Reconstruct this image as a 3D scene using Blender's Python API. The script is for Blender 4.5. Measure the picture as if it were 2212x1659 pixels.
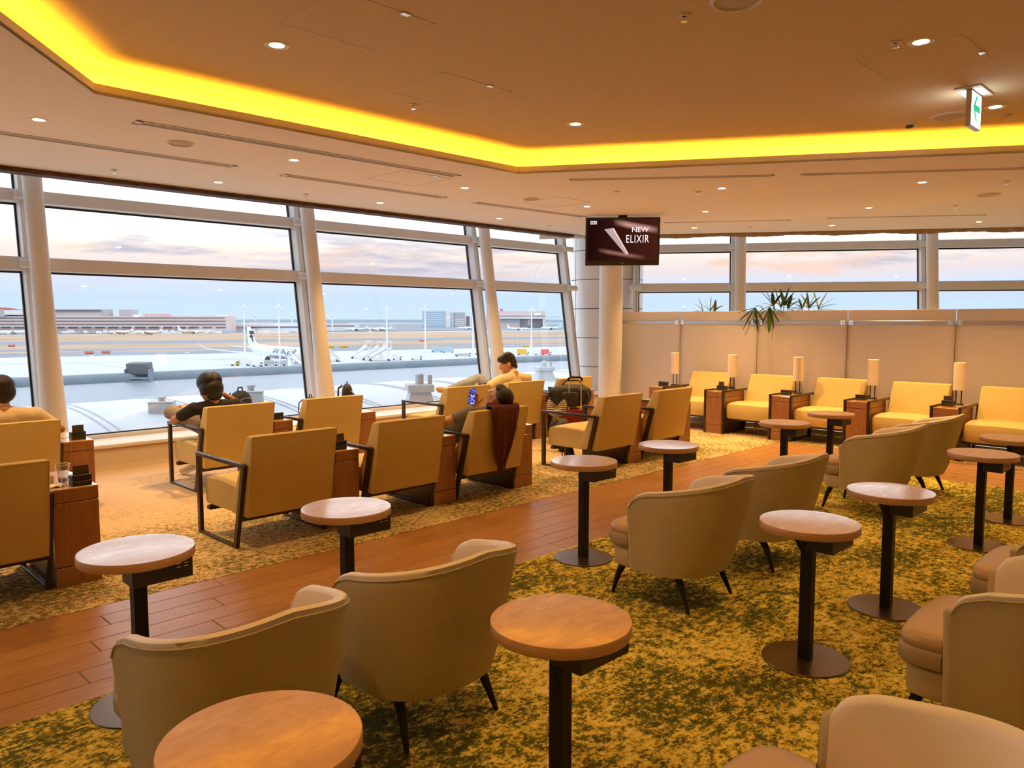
import bpy, bmesh, math, random
from math import sin, cos, pi, radians as R
from mathutils import Vector, Matrix, Euler
from mathutils.geometry import tessellate_polygon

random.seed(7)
for o in list(bpy.data.objects): bpy.data.objects.remove(o)
SC = bpy.context.scene
COL = SC.collection

# ------------------------------------------------------------------ camera
F, EYE, CX, CY, HOR = 1660.0, 1.55, 1106.0, 829.5, 692.0
PIT = math.atan((CY - HOR) / F); YAW = R(45)
FW = Vector((cos(YAW) * cos(PIT), sin(YAW) * cos(PIT), -sin(PIT)))
RT = Vector((sin(YAW), -cos(YAW), 0)); UP = RT.cross(FW)
cam_d = bpy.data.cameras.new('camera'); cam = bpy.data.objects.new('camera', cam_d); COL.objects.link(cam)
m = Matrix.Identity(4)
for i in range(3):
    m[i][0] = RT[i]; m[i][1] = UP[i]; m[i][2] = -FW[i]
m.translation = Vector((0, 0, EYE))
cam.matrix_world = m
cam_d.sensor_width = 36; cam_d.lens = 36 * F / 2212; cam_d.clip_start = .05; cam_d.clip_end = 20000
SC.camera = cam
def PX(x, y, z=None, X=None, Y=None):
    """measured photograph point -> place on a known plane of the room"""
    d = FW * F + RT * (x - CX) - UP * (y - CY)
    t = (z - EYE) / d.z if z is not None else (X / d.x if X is not None else Y / d.y)
    return Vector((0, 0, EYE)) + d * t

# ------------------------------------------------------------------ view
SC.view_settings.view_transform = 'Standard'; SC.view_settings.look = 'None'
SC.view_settings.exposure = 0.40; SC.view_settings.gamma = 1.0
SC.view_settings.use_curve_mapping = False
cy = SC.cycles
cy.max_bounces = 8; cy.diffuse_bounces = 4; cy.glossy_bounces = 4; cy.transmission_bounces = 6
cy.transparent_max_bounces = 12; cy.caustics_reflective = False; cy.caustics_refractive = False
cy.use_denoising = True; cy.sample_clamp_indirect = 4.0
try: cy.denoiser = 'OPENIMAGEDENOISE'
except Exception: pass

# ------------------------------------------------------------------ node helper
class N:
    def __init__(s, tree): s.t = tree; s.n = tree.nodes; s.l = tree.links
    def new(s, typ, **k):
        n = s.n.new(typ)
        for a, b in k.items():
            if a.startswith('i_'):
                a = a[2:]; key = int(a) if a.isdigit() else a.replace('_', ' ')
                n.inputs[key].default_value = b
            else: setattr(n, a, b)
        return n
    def link(s, a, b): s.l.new(a, b)
    def ramp(s, fac, stops, interp='LINEAR'):
        r = s.n.new('ShaderNodeValToRGB'); cr = r.color_ramp; cr.interpolation = interp
        while len(cr.elements) < len(stops): cr.elements.new(.5)
        for e, (p, c) in zip(cr.elements, stops):
            e.position = p; e.color = (*c, 1) if len(c) == 3 else c
        s.link(fac, r.inputs[0]); return r.outputs[0]
    def mix(s, f, a, b, blend='MIX'):
        n = s.n.new('ShaderNodeMix'); n.data_type = 'RGBA'; n.blend_type = blend
        for sock, v in ((n.inputs[0], f), (n.inputs[6], a), (n.inputs[7], b)):
            if isinstance(v, (int, float)): sock.default_value = v
            elif isinstance(v, tuple): sock.default_value = (*v, 1) if len(v) == 3 else v
            else: s.link(v, sock)
        return n.outputs[2]
    def math(s, op, a, b=0.0, c=None, clamp=False):
        n = s.n.new('ShaderNodeMath'); n.operation = op; n.use_clamp = clamp
        for i, v in enumerate((a, b) if c is None else (a, b, c)):
            if isinstance(v, (int, float)): n.inputs[i].default_value = v
            else: s.link(v, n.inputs[i])
        return n.outputs[0]
    def noise(s, vec, scale, detail=3, rough=.55, sc=(1, 1, 1), dist=0):
        mp = s.n.new('ShaderNodeMapping'); mp.inputs['Scale'].default_value = sc; s.link(vec, mp.inputs[0])
        n = s.n.new('ShaderNodeTexNoise'); n.inputs['Scale'].default_value = scale
        n.inputs['Detail'].default_value = detail; n.inputs['Roughness'].default_value = rough
        n.inputs['Distortion'].default_value = dist
        s.link(mp.outputs[0], n.inputs['Vector']); return n.outputs['Fac']
    def mapr(s, v, a, b, c=0., d=1.):
        n = s.n.new('ShaderNodeMapRange'); n.clamp = True; s.link(v, n.inputs[0])
        for i, x in enumerate((a, b, c, d)): n.inputs[i + 1].default_value = x
        return n.outputs[0]

# ------------------------------------------------------------------ world: dusk sky over the airport
w = bpy.data.worlds.new('dusk_sky'); SC.world = w; w.use_nodes = True
g = N(w.node_tree); g.n.clear()
tc = g.new('ShaderNodeTexCoord'); sep = g.new('ShaderNodeSeparateXYZ'); g.link(tc.outputs['Generated'], sep.inputs[0])
el = sep.outputs[2]
base = g.ramp(g.mapr(el, -.02, .5), [
    (0.0, (.56, .69, .78)), (.045, (.55, .70, .82)), (.09, (.53, .67, .83)), (.125, (.62, .69, .83)),
    (.155, (.76, .66, .68)), (.20, (.90, .78, .70)), (.25, (1.2, 1.12, 1.06)), (.33, (1.6, 1.6, 1.6)), (1.0, (1.3, 1.4, 1.55))])
n1 = g.noise(tc.outputs['Generated'], 3.0, 6, .62, (1, 1, 9.0), .3)
n2 = g.noise(tc.outputs['Generated'], 6.0, 6, .65, (1, 1, 6.0), .5)
n3 = g.noise(tc.outputs['Generated'], 2.2, 5, .6, (1, 1, 14.0), .4)
band = g.math('MULTIPLY', g.mapr(el, .045, .065), g.mapr(el, .135, .085))
cl = g.math('MULTIPLY', g.mapr(n1, .50, .60), band, clamp=True)
c1 = g.mix(g.math('MULTIPLY', cl, .85), base, (.44, .43, .56))
hl = g.math('MULTIPLY', g.mapr(n2, .54, .66), g.math('MULTIPLY', g.mapr(el, .05, .06), g.mapr(el, .105, .075)), clamp=True)
c2 = g.mix(g.math('MULTIPLY', hl, .7), c1, (.90, .56, .42))
low = g.math('MULTIPLY', g.mapr(n3, .48, .62), g.math('MULTIPLY', g.mapr(el, .02, .03), g.mapr(el, .065, .05)), clamp=True)
c3 = g.mix(g.math('MULTIPLY', low, .35), c2, (.60, .60, .70))
bg = g.new('ShaderNodeBackground'); g.link(c3, bg.inputs[0]); bg.inputs[1].default_value = 1.0
wo = g.new('ShaderNodeOutputWorld'); g.link(bg.outputs[0], wo.inputs[0])

# ------------------------------------------------------------------ light colours
AMBER = (1.0, .46, .025)     # cove LED
WARM = (1.0, .57, .20)       # recessed downlights

# ------------------------------------------------------------------ materials
MATS = {}
def mat(name, col=(.8, .8, .8), rough=.5, metal=0., bump=0., bscale=200., var=0., vscale=3., emis=None, es=1., coat=0., coat_r=.1,
        spec=.5, vcol=None, sc=(1, 1, 1), alpha=1., trans=0., ior=1.5, objvar=0.):
    if name in MATS: return MATS[name]
    mt = bpy.data.materials.new(name); mt.use_nodes = True; MATS[name] = mt
    g = N(mt.node_tree); p = g.n['Principled BSDF']
    p.inputs['Base Color'].default_value = (*col, 1); p.inputs['Roughness'].default_value = rough
    p.inputs['Metallic'].default_value = metal; p.inputs['Specular IOR Level'].default_value = spec
    p.inputs['Coat Weight'].default_value = coat; p.inputs['Coat Roughness'].default_value = coat_r
    p.inputs['Transmission Weight'].default_value = trans; p.inputs['IOR'].default_value = ior
    tc = g.new('ShaderNodeTexCoord')
    if emis:
        p.inputs['Emission Color'].default_value = (*emis, 1); p.inputs['Emission Strength'].default_value = es
    if var or vcol:
        f = g.noise(tc.outputs['Object'], vscale, 5, .6, sc)
        v2 = vcol if vcol else tuple(c * (1 - var) for c in col)
        c = g.mix(g.mapr(f, .35, .68), col, v2)
        if objvar:
            oi = g.new('ShaderNodeObjectInfo'); c = g.mix(g.math('MULTIPLY', oi.outputs['Random'], objvar), c, tuple(x * .45 for x in col))
        g.link(c, p.inputs['Base Color'])
    if bump:
        f = g.noise(tc.outputs['Object'], bscale, 3, .6, sc)
        b = g.new('ShaderNodeBump'); b.inputs['Strength'].default_value = bump; b.inputs['Distance'].default_value = .01
        g.link(f, b.inputs['Height']); g.link(b.outputs[0], p.inputs['Normal'])
    return mt

M = {}
M['ceil'] = mat('ceiling_paint', (.80, .76, .70), .85, bump=.05, bscale=60)
M['white'] = mat('white_paint', (.80, .78, .75), .45, bump=.02, bscale=30)
M['frame'] = mat('window_frame_paint', (.78, .77, .76), .35)
M['gasket'] = mat('black_gasket', (.012, .012, .015), .6)
M['grille'] = mat('dark_blind_slot', (.03, .012, .007), .7, vcol=(.14, .055, .02), vscale=14, sc=(1, 3, 3))
M['wallpaint'] = mat('sill_wall_paint', (.80, .70, .52), .6)
M['sill'] = mat('window_sill_stone', (.82, .76, .68), .35, var=.06, vscale=8)
M['clad'] = mat('column_cladding', (.82, .80, .78), .4)
M['joint'] = mat('panel_joint', (.12, .10, .09), .8)
M['metal'] = mat('brushed_steel', (.55, .53, .50), .35, 1.)
M['chrome'] = mat('chrome', (.85, .85, .85), .12, 1.)
M['black'] = mat('black_powder_coat', (.007, .006, .006), .5, spec=.3)
M['blackp'] = mat('black_plastic', (.018, .016, .015), .4)
M['frameb'] = mat('dark_stained_wood_frame', (.035, .022, .014), .32, var=.3, vscale=12, sc=(4, 4, 1))
M['fabric'] = mat('pale_yellow_beige_upholstery', (.70, .54, .20), .8, bump=.25, bscale=700, var=.05, vscale=5)
M['shell'] = mat('woven_beige_shell_fabric', (.58, .49, .29), .75, bump=.4, bscale=500, vcol=(.52, .43, .25), vscale=120)
M['rim'] = mat('smooth_cream_leather', (.86, .75, .56), .38, bump=.06, bscale=300)
M['cush'] = mat('tan_leather_cushion', (.56, .38, .20), .38, bump=.08, bscale=250, var=.1, vscale=4)
M['band'] = mat('taupe_cushion_band', (.40, .30, .19), .6, bump=.1, bscale=300)
M['unit'] = mat('reddish_walnut_laminate', (.36, .16, .062), .38, vcol=(.28, .115, .042), vscale=9, sc=(6, 6, .6), coat=.25)
M['unitd'] = mat('shadowed_walnut_side', (.10, .045, .02), .4, var=.3, vscale=9, sc=(6, 6, .6))  # side panel walnut darkened: the shadow beneath the chairs is in its colour
M['edge'] = mat('tan_wood_edge_band', (.56, .33, .15), .4, vcol=(.48, .27, .11), vscale=20, sc=(1, 1, 8))
M['bronze'] = mat('bronze_base_plate', (.20, .15, .10), .28, .9)
M['green'] = mat('leaf_green', (.10, .22, .03), .45, vcol=(.05, .12, .02), vscale=6, objvar=.5)
M['leafy'] = mat('leaf_yellow_green', (.28, .34, .04), .45, var=.4, vscale=6)
M['pot'] = mat('planter_white', (.6, .55, .48), .6)
M['shade'] = mat('lamp_shade_paper', (.86, .76, .64), .75, bump=.15, bscale=90)
M['skin'] = mat('skin', (.62, .30, .17), .5, var=.12, vscale=8)
M['skin2'] = mat('tanned_skin', (.55, .26, .14), .5, var=.12, vscale=8)
M['hair'] = mat('dark_brown_hair', (.018, .009, .005), .45, bump=.9, bscale=70, sc=(1, 1, .25))
M['hairb'] = mat('black_hair', (.008, .006, .005), .45, bump=.9, bscale=70, sc=(1, 1, .25))
M['cream'] = mat('cream_cotton', (.80, .66, .46), .85, bump=.5, bscale=14)
M['tee'] = mat('black_cotton', (.012, .012, .012), .8, bump=.5, bscale=14)
M['grey'] = mat('grey_cotton', (.15, .16, .16), .85, bump=.5, bscale=14)
M['khaki'] = mat('grey_khaki_cotton', (.34, .29, .24), .85, bump=.5, bscale=12)
M['jeans'] = mat('faded_denim', (.26, .31, .40), .85, bump=.5, bscale=12, vcol=(.42, .46, .54), vscale=5)
M['maroon'] = mat('maroon_fleece', (.10, .022, .014), .9, bump=.4, bscale=120)
M['shoe'] = mat('beige_suede_shoe', (.62, .50, .34), .8)
M['sole'] = mat('white_rubber_sole', (.75, .70, .62), .6)
M['bag'] = mat('black_nylon_bag', (.018, .016, .015), .55, bump=.5, bscale=25)
M['bagbr'] = mat('dark_brown_nylon_bag', (.045, .033, .024), .6, bump=.5, bscale=25)
M['red'] = mat('dark_red_shell', (.20, .012, .012), .3)
M['paper'] = mat('white_paper', (.85, .82, .76), .7)
M['card'] = mat('brown_menu_card', (.07, .045, .03), .5)
M['wgreen'] = mat('sign_green', (.0, .3, .18), .5, emis=(.0, .42, .20), es=1.0)
M['slot'] = mat('dark_vent_slot', (.05, .04, .035), .8)
M['vent'] = mat('vent_frame_paint', (.68, .62, .54), .6)
M['spk'] = mat('speaker_mesh', (.50, .42, .32), .8)
M['curtain'] = mat('tan_gathered_curtain', (.62, .46, .28), .85, vcol=(.50, .34, .17), vscale=4, sc=(6, 6, .5))
# outdoors
M['concrete'] = mat('apron_concrete', (.58, .62, .66), .9, vcol=(.48, .51, .54), vscale=.02)
M['asphalt'] = mat('taxiway_asphalt', (.26, .29, .34), .9, var=.2, vscale=.02)
M['dry'] = mat('dry_grass', (.56, .38, .25), 1., vcol=(.34, .25, .18), vscale=.03, sc=(.25, 1, 1))
M['roofm'] = mat('pale_roof_membrane', (.66, .70, .76), .55, var=.05, vscale=.8)
M['para'] = mat('parapet_panel', (.62, .66, .70), .6)
M['rib'] = mat('roof_seam', (.50, .54, .58), .5)
M['pipe'] = mat('grey_galvanised_rail', (.20, .26, .30), .5, var=.15, vscale=3)
M['flood'] = mat('dark_grey_housing', (.10, .11, .12), .5)
M['vblock'] = mat('pale_roof_vent', (.56, .58, .60), .7)
M['bpink'] = mat('pink_beige_render', (.66, .54, .52), .9)
M['bgrey'] = mat('grey_facade', (.42, .42, .44), .8)
M['bwhite'] = mat('white_facade', (.72, .72, .74), .8)
M['bglass'] = mat('blue_curtain_wall', (.36, .52, .64), .35)
M['bglassd'] = mat('dark_window_band', (.16, .15, .17), .5)
M['bred'] = mat('red_roof', (.50, .13, .12), .8)
M['rsign'] = mat('red_letters', (.75, .07, .07), .6)
M['plane'] = mat('aircraft_white', (.72, .78, .82), .35)
M['navy'] = mat('navy_livery', (.02, .05, .12), .4)
M['fan'] = mat('engine_fan', (.10, .11, .12), .4, .3)
M['mast'] = mat('mast_paint', (.70, .74, .76), .5)
M['veh'] = mat('vehicle_white', (.75, .75, .75), .5)
M['vehd'] = mat('vehicle_dark', (.08, .08, .09), .6)
M['yel'] = mat('yellow_paint', (.75, .45, .03), .5)
M['orange'] = mat('orange_board', (.75, .18, .10), .6)
M['hill'] = mat('distant_land', (.35, .44, .50), 1.)

def glass_mat(name, tint=(.97, .985, .99), refl=1.0):
    mt = bpy.data.materials.new(name); mt.use_nodes = True; g = N(mt.node_tree); g.n.clear()
    out = g.new('ShaderNodeOutputMaterial'); tr = g.new('ShaderNodeBsdfTransparent'); tr.inputs[0].default_value = (*tint, 1)
    gl = g.new('ShaderNodeBsdfGlossy'); gl.inputs['Roughness'].default_value = .0
    fr = g.new('ShaderNodeFresnel'); ge = g.new('ShaderNodeNewGeometry'); g.link(g.mapr(ge.outputs['Backfacing'], 0, 1, 1.5, 1 / 1.5), fr.inputs[0])
    f = g.math('MULTIPLY', fr.outputs[0], refl, clamp=True)
    mx = g.new('ShaderNodeMixShader'); g.link(f, mx.inputs[0]); g.link(tr.outputs[0], mx.inputs[1]); g.link(gl.outputs[0], mx.inputs[2])
    g.link(mx.outputs[0], out.inputs[0]); return mt
M['glass'] = glass_mat('window_glass', refl=.8)
M['cupg'] = glass_mat('clear_plastic', (.93, .93, .93), 2.0)

def frosted():
    mt = bpy.data.materials.new('frosted_glass'); mt.use_nodes = True; g = N(mt.node_tree); g.n.clear()
    out = g.new('ShaderNodeOutputMaterial')
    d = g.new('ShaderNodeBsdfDiffuse'); d.inputs[0].default_value = (.88, .77, .62, 1)
    t = g.new('ShaderNodeBsdfTranslucent'); t.inputs[0].default_value = (.90, .80, .68, 1)
    gl = g.new('ShaderNodeBsdfGlossy'); gl.inputs['Roughness'].default_value = .35; gl.inputs[0].default_value = (.9, .9, .9, 1)
    tr = g.new('ShaderNodeBsdfRefraction'); tr.inputs['Roughness'].default_value = .42; tr.inputs['IOR'].default_value = 1.12
    tr.inputs[0].default_value = (.85, .76, .64, 1)
    a = g.new('ShaderNodeMixShader'); a.inputs[0].default_value = .5; g.link(d.outputs[0], a.inputs[1]); g.link(t.outputs[0], a.inputs[2])
    b = g.new('ShaderNodeMixShader'); b.inputs[0].default_value = .18; g.link(a.outputs[0], b.inputs[1]); g.link(tr.outputs[0], b.inputs[2])
    c = g.new('ShaderNodeMixShader'); c.inputs[0].default_value = .05; g.link(b.outputs[0], c.inputs[1]); g.link(gl.outputs[0], c.inputs[2])
    g.link(c.outputs[0], out.inputs[0]); return mt
M['frost'] = frosted()

def emit(name, col, s):
    mt = bpy.data.materials.new(name); mt.use_nodes = True; g = N(mt.node_tree); g.n.clear()
    e = g.new('ShaderNodeEmission'); e.inputs[0].default_value = (*col, 1); e.inputs[1].default_value = s
    o = g.new('ShaderNodeOutputMaterial'); g.link(e.outputs[0], o.inputs[0]); return mt
M['led'] = emit('cove_led_strip', AMBER, 58)
M['lamp'] = emit('downlight_diffuser', (1, .86, .62), 7)
M['signw'] = emit('lit_sign_white', (.85, .92, 1.0), 5.0)
M['txtw'] = emit('screen_white', (.85, .80, .80), 1.0)
M['phone'] = None

def wood_floor():
    mt = bpy.data.materials.new('warm_brown_floor_board'); mt.use_nodes = True; g = N(mt.node_tree); p = g.n['Principled BSDF']
    tc = g.new('ShaderNodeTexCoord'); oi = g.new('ShaderNodeObjectInfo')
    add = g.new('ShaderNodeVectorMath'); add.operation = 'ADD'; cb = g.new('ShaderNodeCombineXYZ')
    g.link(g.math('MULTIPLY', oi.outputs['Random'], 37.), cb.inputs[0]); g.link(g.math('MULTIPLY', oi.outputs['Random'], 11.), cb.inputs[1])
    g.link(tc.outputs['Object'], add.inputs[0]); g.link(cb.outputs[0], add.inputs[1])
    f = g.noise(add.outputs[0], 6, 7, .65, (.6, 14, 1), .4)
    f2 = g.noise(add.outputs[0], 30, 4, .6, (.4, 16, 1))
    c = g.ramp(f, [(.3, (.32, .155, .045)), (.5, (.49, .26, .080)), (.72, (.62, .36, .125))])
    c = g.mix(g.mapr(f2, .35, .7, 0, .35), c, (.25, .10, .035))
    c = g.mix(g.mapr(oi.outputs['Random'], 0, 1, 0, .38), c, (.33, .14, .05))
    g.link(c, p.inputs['Base Color']); p.inputs['Roughness'].default_value = .33
    p.inputs['Specular IOR Level'].default_value = .55
    b = g.new('ShaderNodeBump'); b.inputs['Strength'].default_value = .12; b.inputs['Distance'].default_value = .002
    g.link(f2, b.inputs['Height']); g.link(b.outputs[0], p.inputs['Normal']); return mt
M['board'] = wood_floor()

def carpet(kind):
    mt = bpy.data.materials.new(kind + '_carpet'); mt.use_nodes = True; g = N(mt.node_tree); p = g.n['Principled BSDF']
    tc = g.new('ShaderNodeTexCoord'); P = tc.outputs['Object']
    rot = g.new('ShaderNodeMapping'); rot.inputs['Rotation'].default_value = (0, 0, R(0)); g.link(P, rot.inputs[0]); P = rot.outputs[0]
    big = g.noise(P, 1.5, 4, .6); mid = g.noise(P, 9, 3, .6)
    fine = g.noise(P, 30, 3, .75, (.75, 1, 1)); fleck = g.noise(P, 85, 3, .75, (.7, 1, 1))
    if kind == 'green':
        v = g.math('ADD', g.math('MULTIPLY', g.math('SUBTRACT', big, .5), .85), g.math('MULTIPLY', g.math('SUBTRACT', fine, .5), 1.25))
        v = g.math('ADD', v, g.math('MULTIPLY', g.math('SUBTRACT', mid, .5), .55))
        v = g.math('ADD', v, g.math('MULTIPLY', g.math('SUBTRACT', fleck, .5), .85))
        v = g.math('ADD', v, .5)
        c = g.ramp(v, [(.0, (.055, .065, .016)), (.36, (.085, .10, .020)), (.40, (.17, .165, .030)), (.49, (.27, .23, .04)),
                       (.52, (.62, .48, .07)), (.66, (.80, .63, .11)), (.72, (.90, .75, .22))])
    else:
        sp = g.new('ShaderNodeSeparateXYZ'); g.link(tc.outputs['Object'], sp.inputs[0])
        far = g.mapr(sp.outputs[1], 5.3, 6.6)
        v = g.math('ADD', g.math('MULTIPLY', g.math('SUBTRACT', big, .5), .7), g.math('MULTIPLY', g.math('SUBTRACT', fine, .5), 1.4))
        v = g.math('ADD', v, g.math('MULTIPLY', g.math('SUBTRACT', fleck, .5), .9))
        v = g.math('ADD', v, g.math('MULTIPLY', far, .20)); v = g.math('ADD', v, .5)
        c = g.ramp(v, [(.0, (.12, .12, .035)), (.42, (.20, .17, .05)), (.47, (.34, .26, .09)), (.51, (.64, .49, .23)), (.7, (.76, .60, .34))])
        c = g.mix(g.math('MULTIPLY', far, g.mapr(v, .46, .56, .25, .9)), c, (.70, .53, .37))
    g.link(c, p.inputs['Base Color']); p.inputs['Roughness'].default_value = .95; p.inputs['Specular IOR Level'].default_value = .1
    b = g.new('ShaderNodeBump'); b.inputs['Strength'].default_value = .5; b.inputs['Distance'].default_value = .004
    g.link(g.noise(tc.outputs['Object'], 260, 2, .6), b.inputs['Height']); g.link(b.outputs[0], p.inputs['Normal']); return mt
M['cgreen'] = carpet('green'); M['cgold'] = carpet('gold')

def tabletop():
    mt = bpy.data.materials.new('mottled_laminate_top'); mt.use_nodes = True; g = N(mt.node_tree); p = g.n['Principled BSDF']
    tc = g.new('ShaderNodeTexCoord'); oi = g.new('ShaderNodeObjectInfo')
    add = g.new('ShaderNodeVectorMath'); add.operation = 'ADD'; cb = g.new('ShaderNodeCombineXYZ')
    g.link(g.math('MULTIPLY', oi.outputs['Random'], 23.), cb.inputs[0]); g.link(tc.outputs['Object'], add.inputs[0]); g.link(cb.outputs[0], add.inputs[1])
    f = g.noise(add.outputs[0], 9, 7, .7, (1, 2.2, 1), .6)
    c = g.ramp(f, [(.3, (.58, .28, .06)), (.5, (.70, .37, .09)), (.62, (.80, .46, .14)), (.75, (.86, .56, .24))])
    g.link(c, p.inputs['Base Color'])
    g.link(g.mapr(f, .35, .7, .42, .30), p.inputs['Roughness']); p.inputs['Specular IOR Level'].default_value = 1.0
    p.inputs['Coat Weight'].default_value = 1.; p.inputs['Coat IOR'].default_value = 1.9; g.link(g.mapr(f, .35, .7, .16, .08), p.inputs['Coat Roughness'])
    return mt
M['top'] = tabletop()

def screen():
    mt = bpy.data.materials.new('television_picture'); mt.use_nodes = True; g = N(mt.node_tree); g.n.clear()
    tc = g.new('ShaderNodeTexCoord'); sp = g.new('ShaderNodeSeparateXYZ'); g.link(tc.outputs['UV'], sp.inputs[0]); u, v = sp.outputs[0], sp.outputs[1]
    def streak(a, b, k, wd):   # soft line v = a + b*u (+k u^2)
        ln = g.math('ADD', g.math('ADD', g.math('MULTIPLY', u, b), a), g.math('MULTIPLY', g.math('MULTIPLY', u, u), k))
        d = g.math('ABSOLUTE', g.math('SUBTRACT', v, ln)); return g.mapr(d, wd, 0.)
    s1 = g.math('MULTIPLY', streak(1.12, -.50, .12, .10), g.math('MULTIPLY', g.mapr(u, .36, .55), g.mapr(u, 1.05, .85)))
    s2 = g.math('MULTIPLY', streak(.32, -.40, .12, .07), g.math('MULTIPLY', g.mapr(u, .14, .3), g.mapr(u, .85, .6)))
    c = g.mix(g.mapr(u, 0, 1), (.010, .002, .002), (.05, .010, .006))
    c = g.mix(s1, c, (.50, .25, .22)); c = g.mix(g.math('MULTIPLY', s2, .7), c, (.36, .16, .12))
    e = g.new('ShaderNodeEmission'); g.link(c, e.inputs[0]); e.inputs[1].default_value = 1.0
    o = g.new('ShaderNodeOutputMaterial'); g.link(e.outputs[0], o.inputs[0]); return mt
M['screen'] = screen()
def phone_scr():
    mt = bpy.data.materials.new('phone_picture'); mt.use_nodes = True; g = N(mt.node_tree); g.n.clear()
    tc = g.new('ShaderNodeTexCoord'); f = g.noise(tc.outputs['Object'], 45, 3, .6)
    c = g.ramp(f, [(.35, (.01, .01, .05)), (.5, (.06, .06, .35)), (.6, (.25, .28, .8)), (.7, (.9, .85, 1.))])
    e = g.new('ShaderNodeEmission'); g.link(c, e.inputs[0]); o = g.new('ShaderNodeOutputMaterial'); g.link(e.outputs[0], o.inputs[0]); return mt
M['phone'] = phone_scr()
def striped():
    mt = bpy.data.materials.new('black_white_stripes'); mt.use_nodes = True; g = N(mt.node_tree); p = g.n['Principled BSDF']
    tc = g.new('ShaderNodeTexCoord'); wv = g.new('ShaderNodeTexWave'); wv.bands_direction = 'Z'; wv.inputs['Scale'].default_value = 14; wv.inputs['Distortion'].default_value = 1
    g.link(tc.outputs['Object'], wv.inputs[0]); g.link(g.ramp(wv.outputs[1], [(.45, (.02, .02, .02)), (.55, (.75, .72, .68))]), p.inputs['Base Color']); return mt
M['stripe'] = striped()

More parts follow.
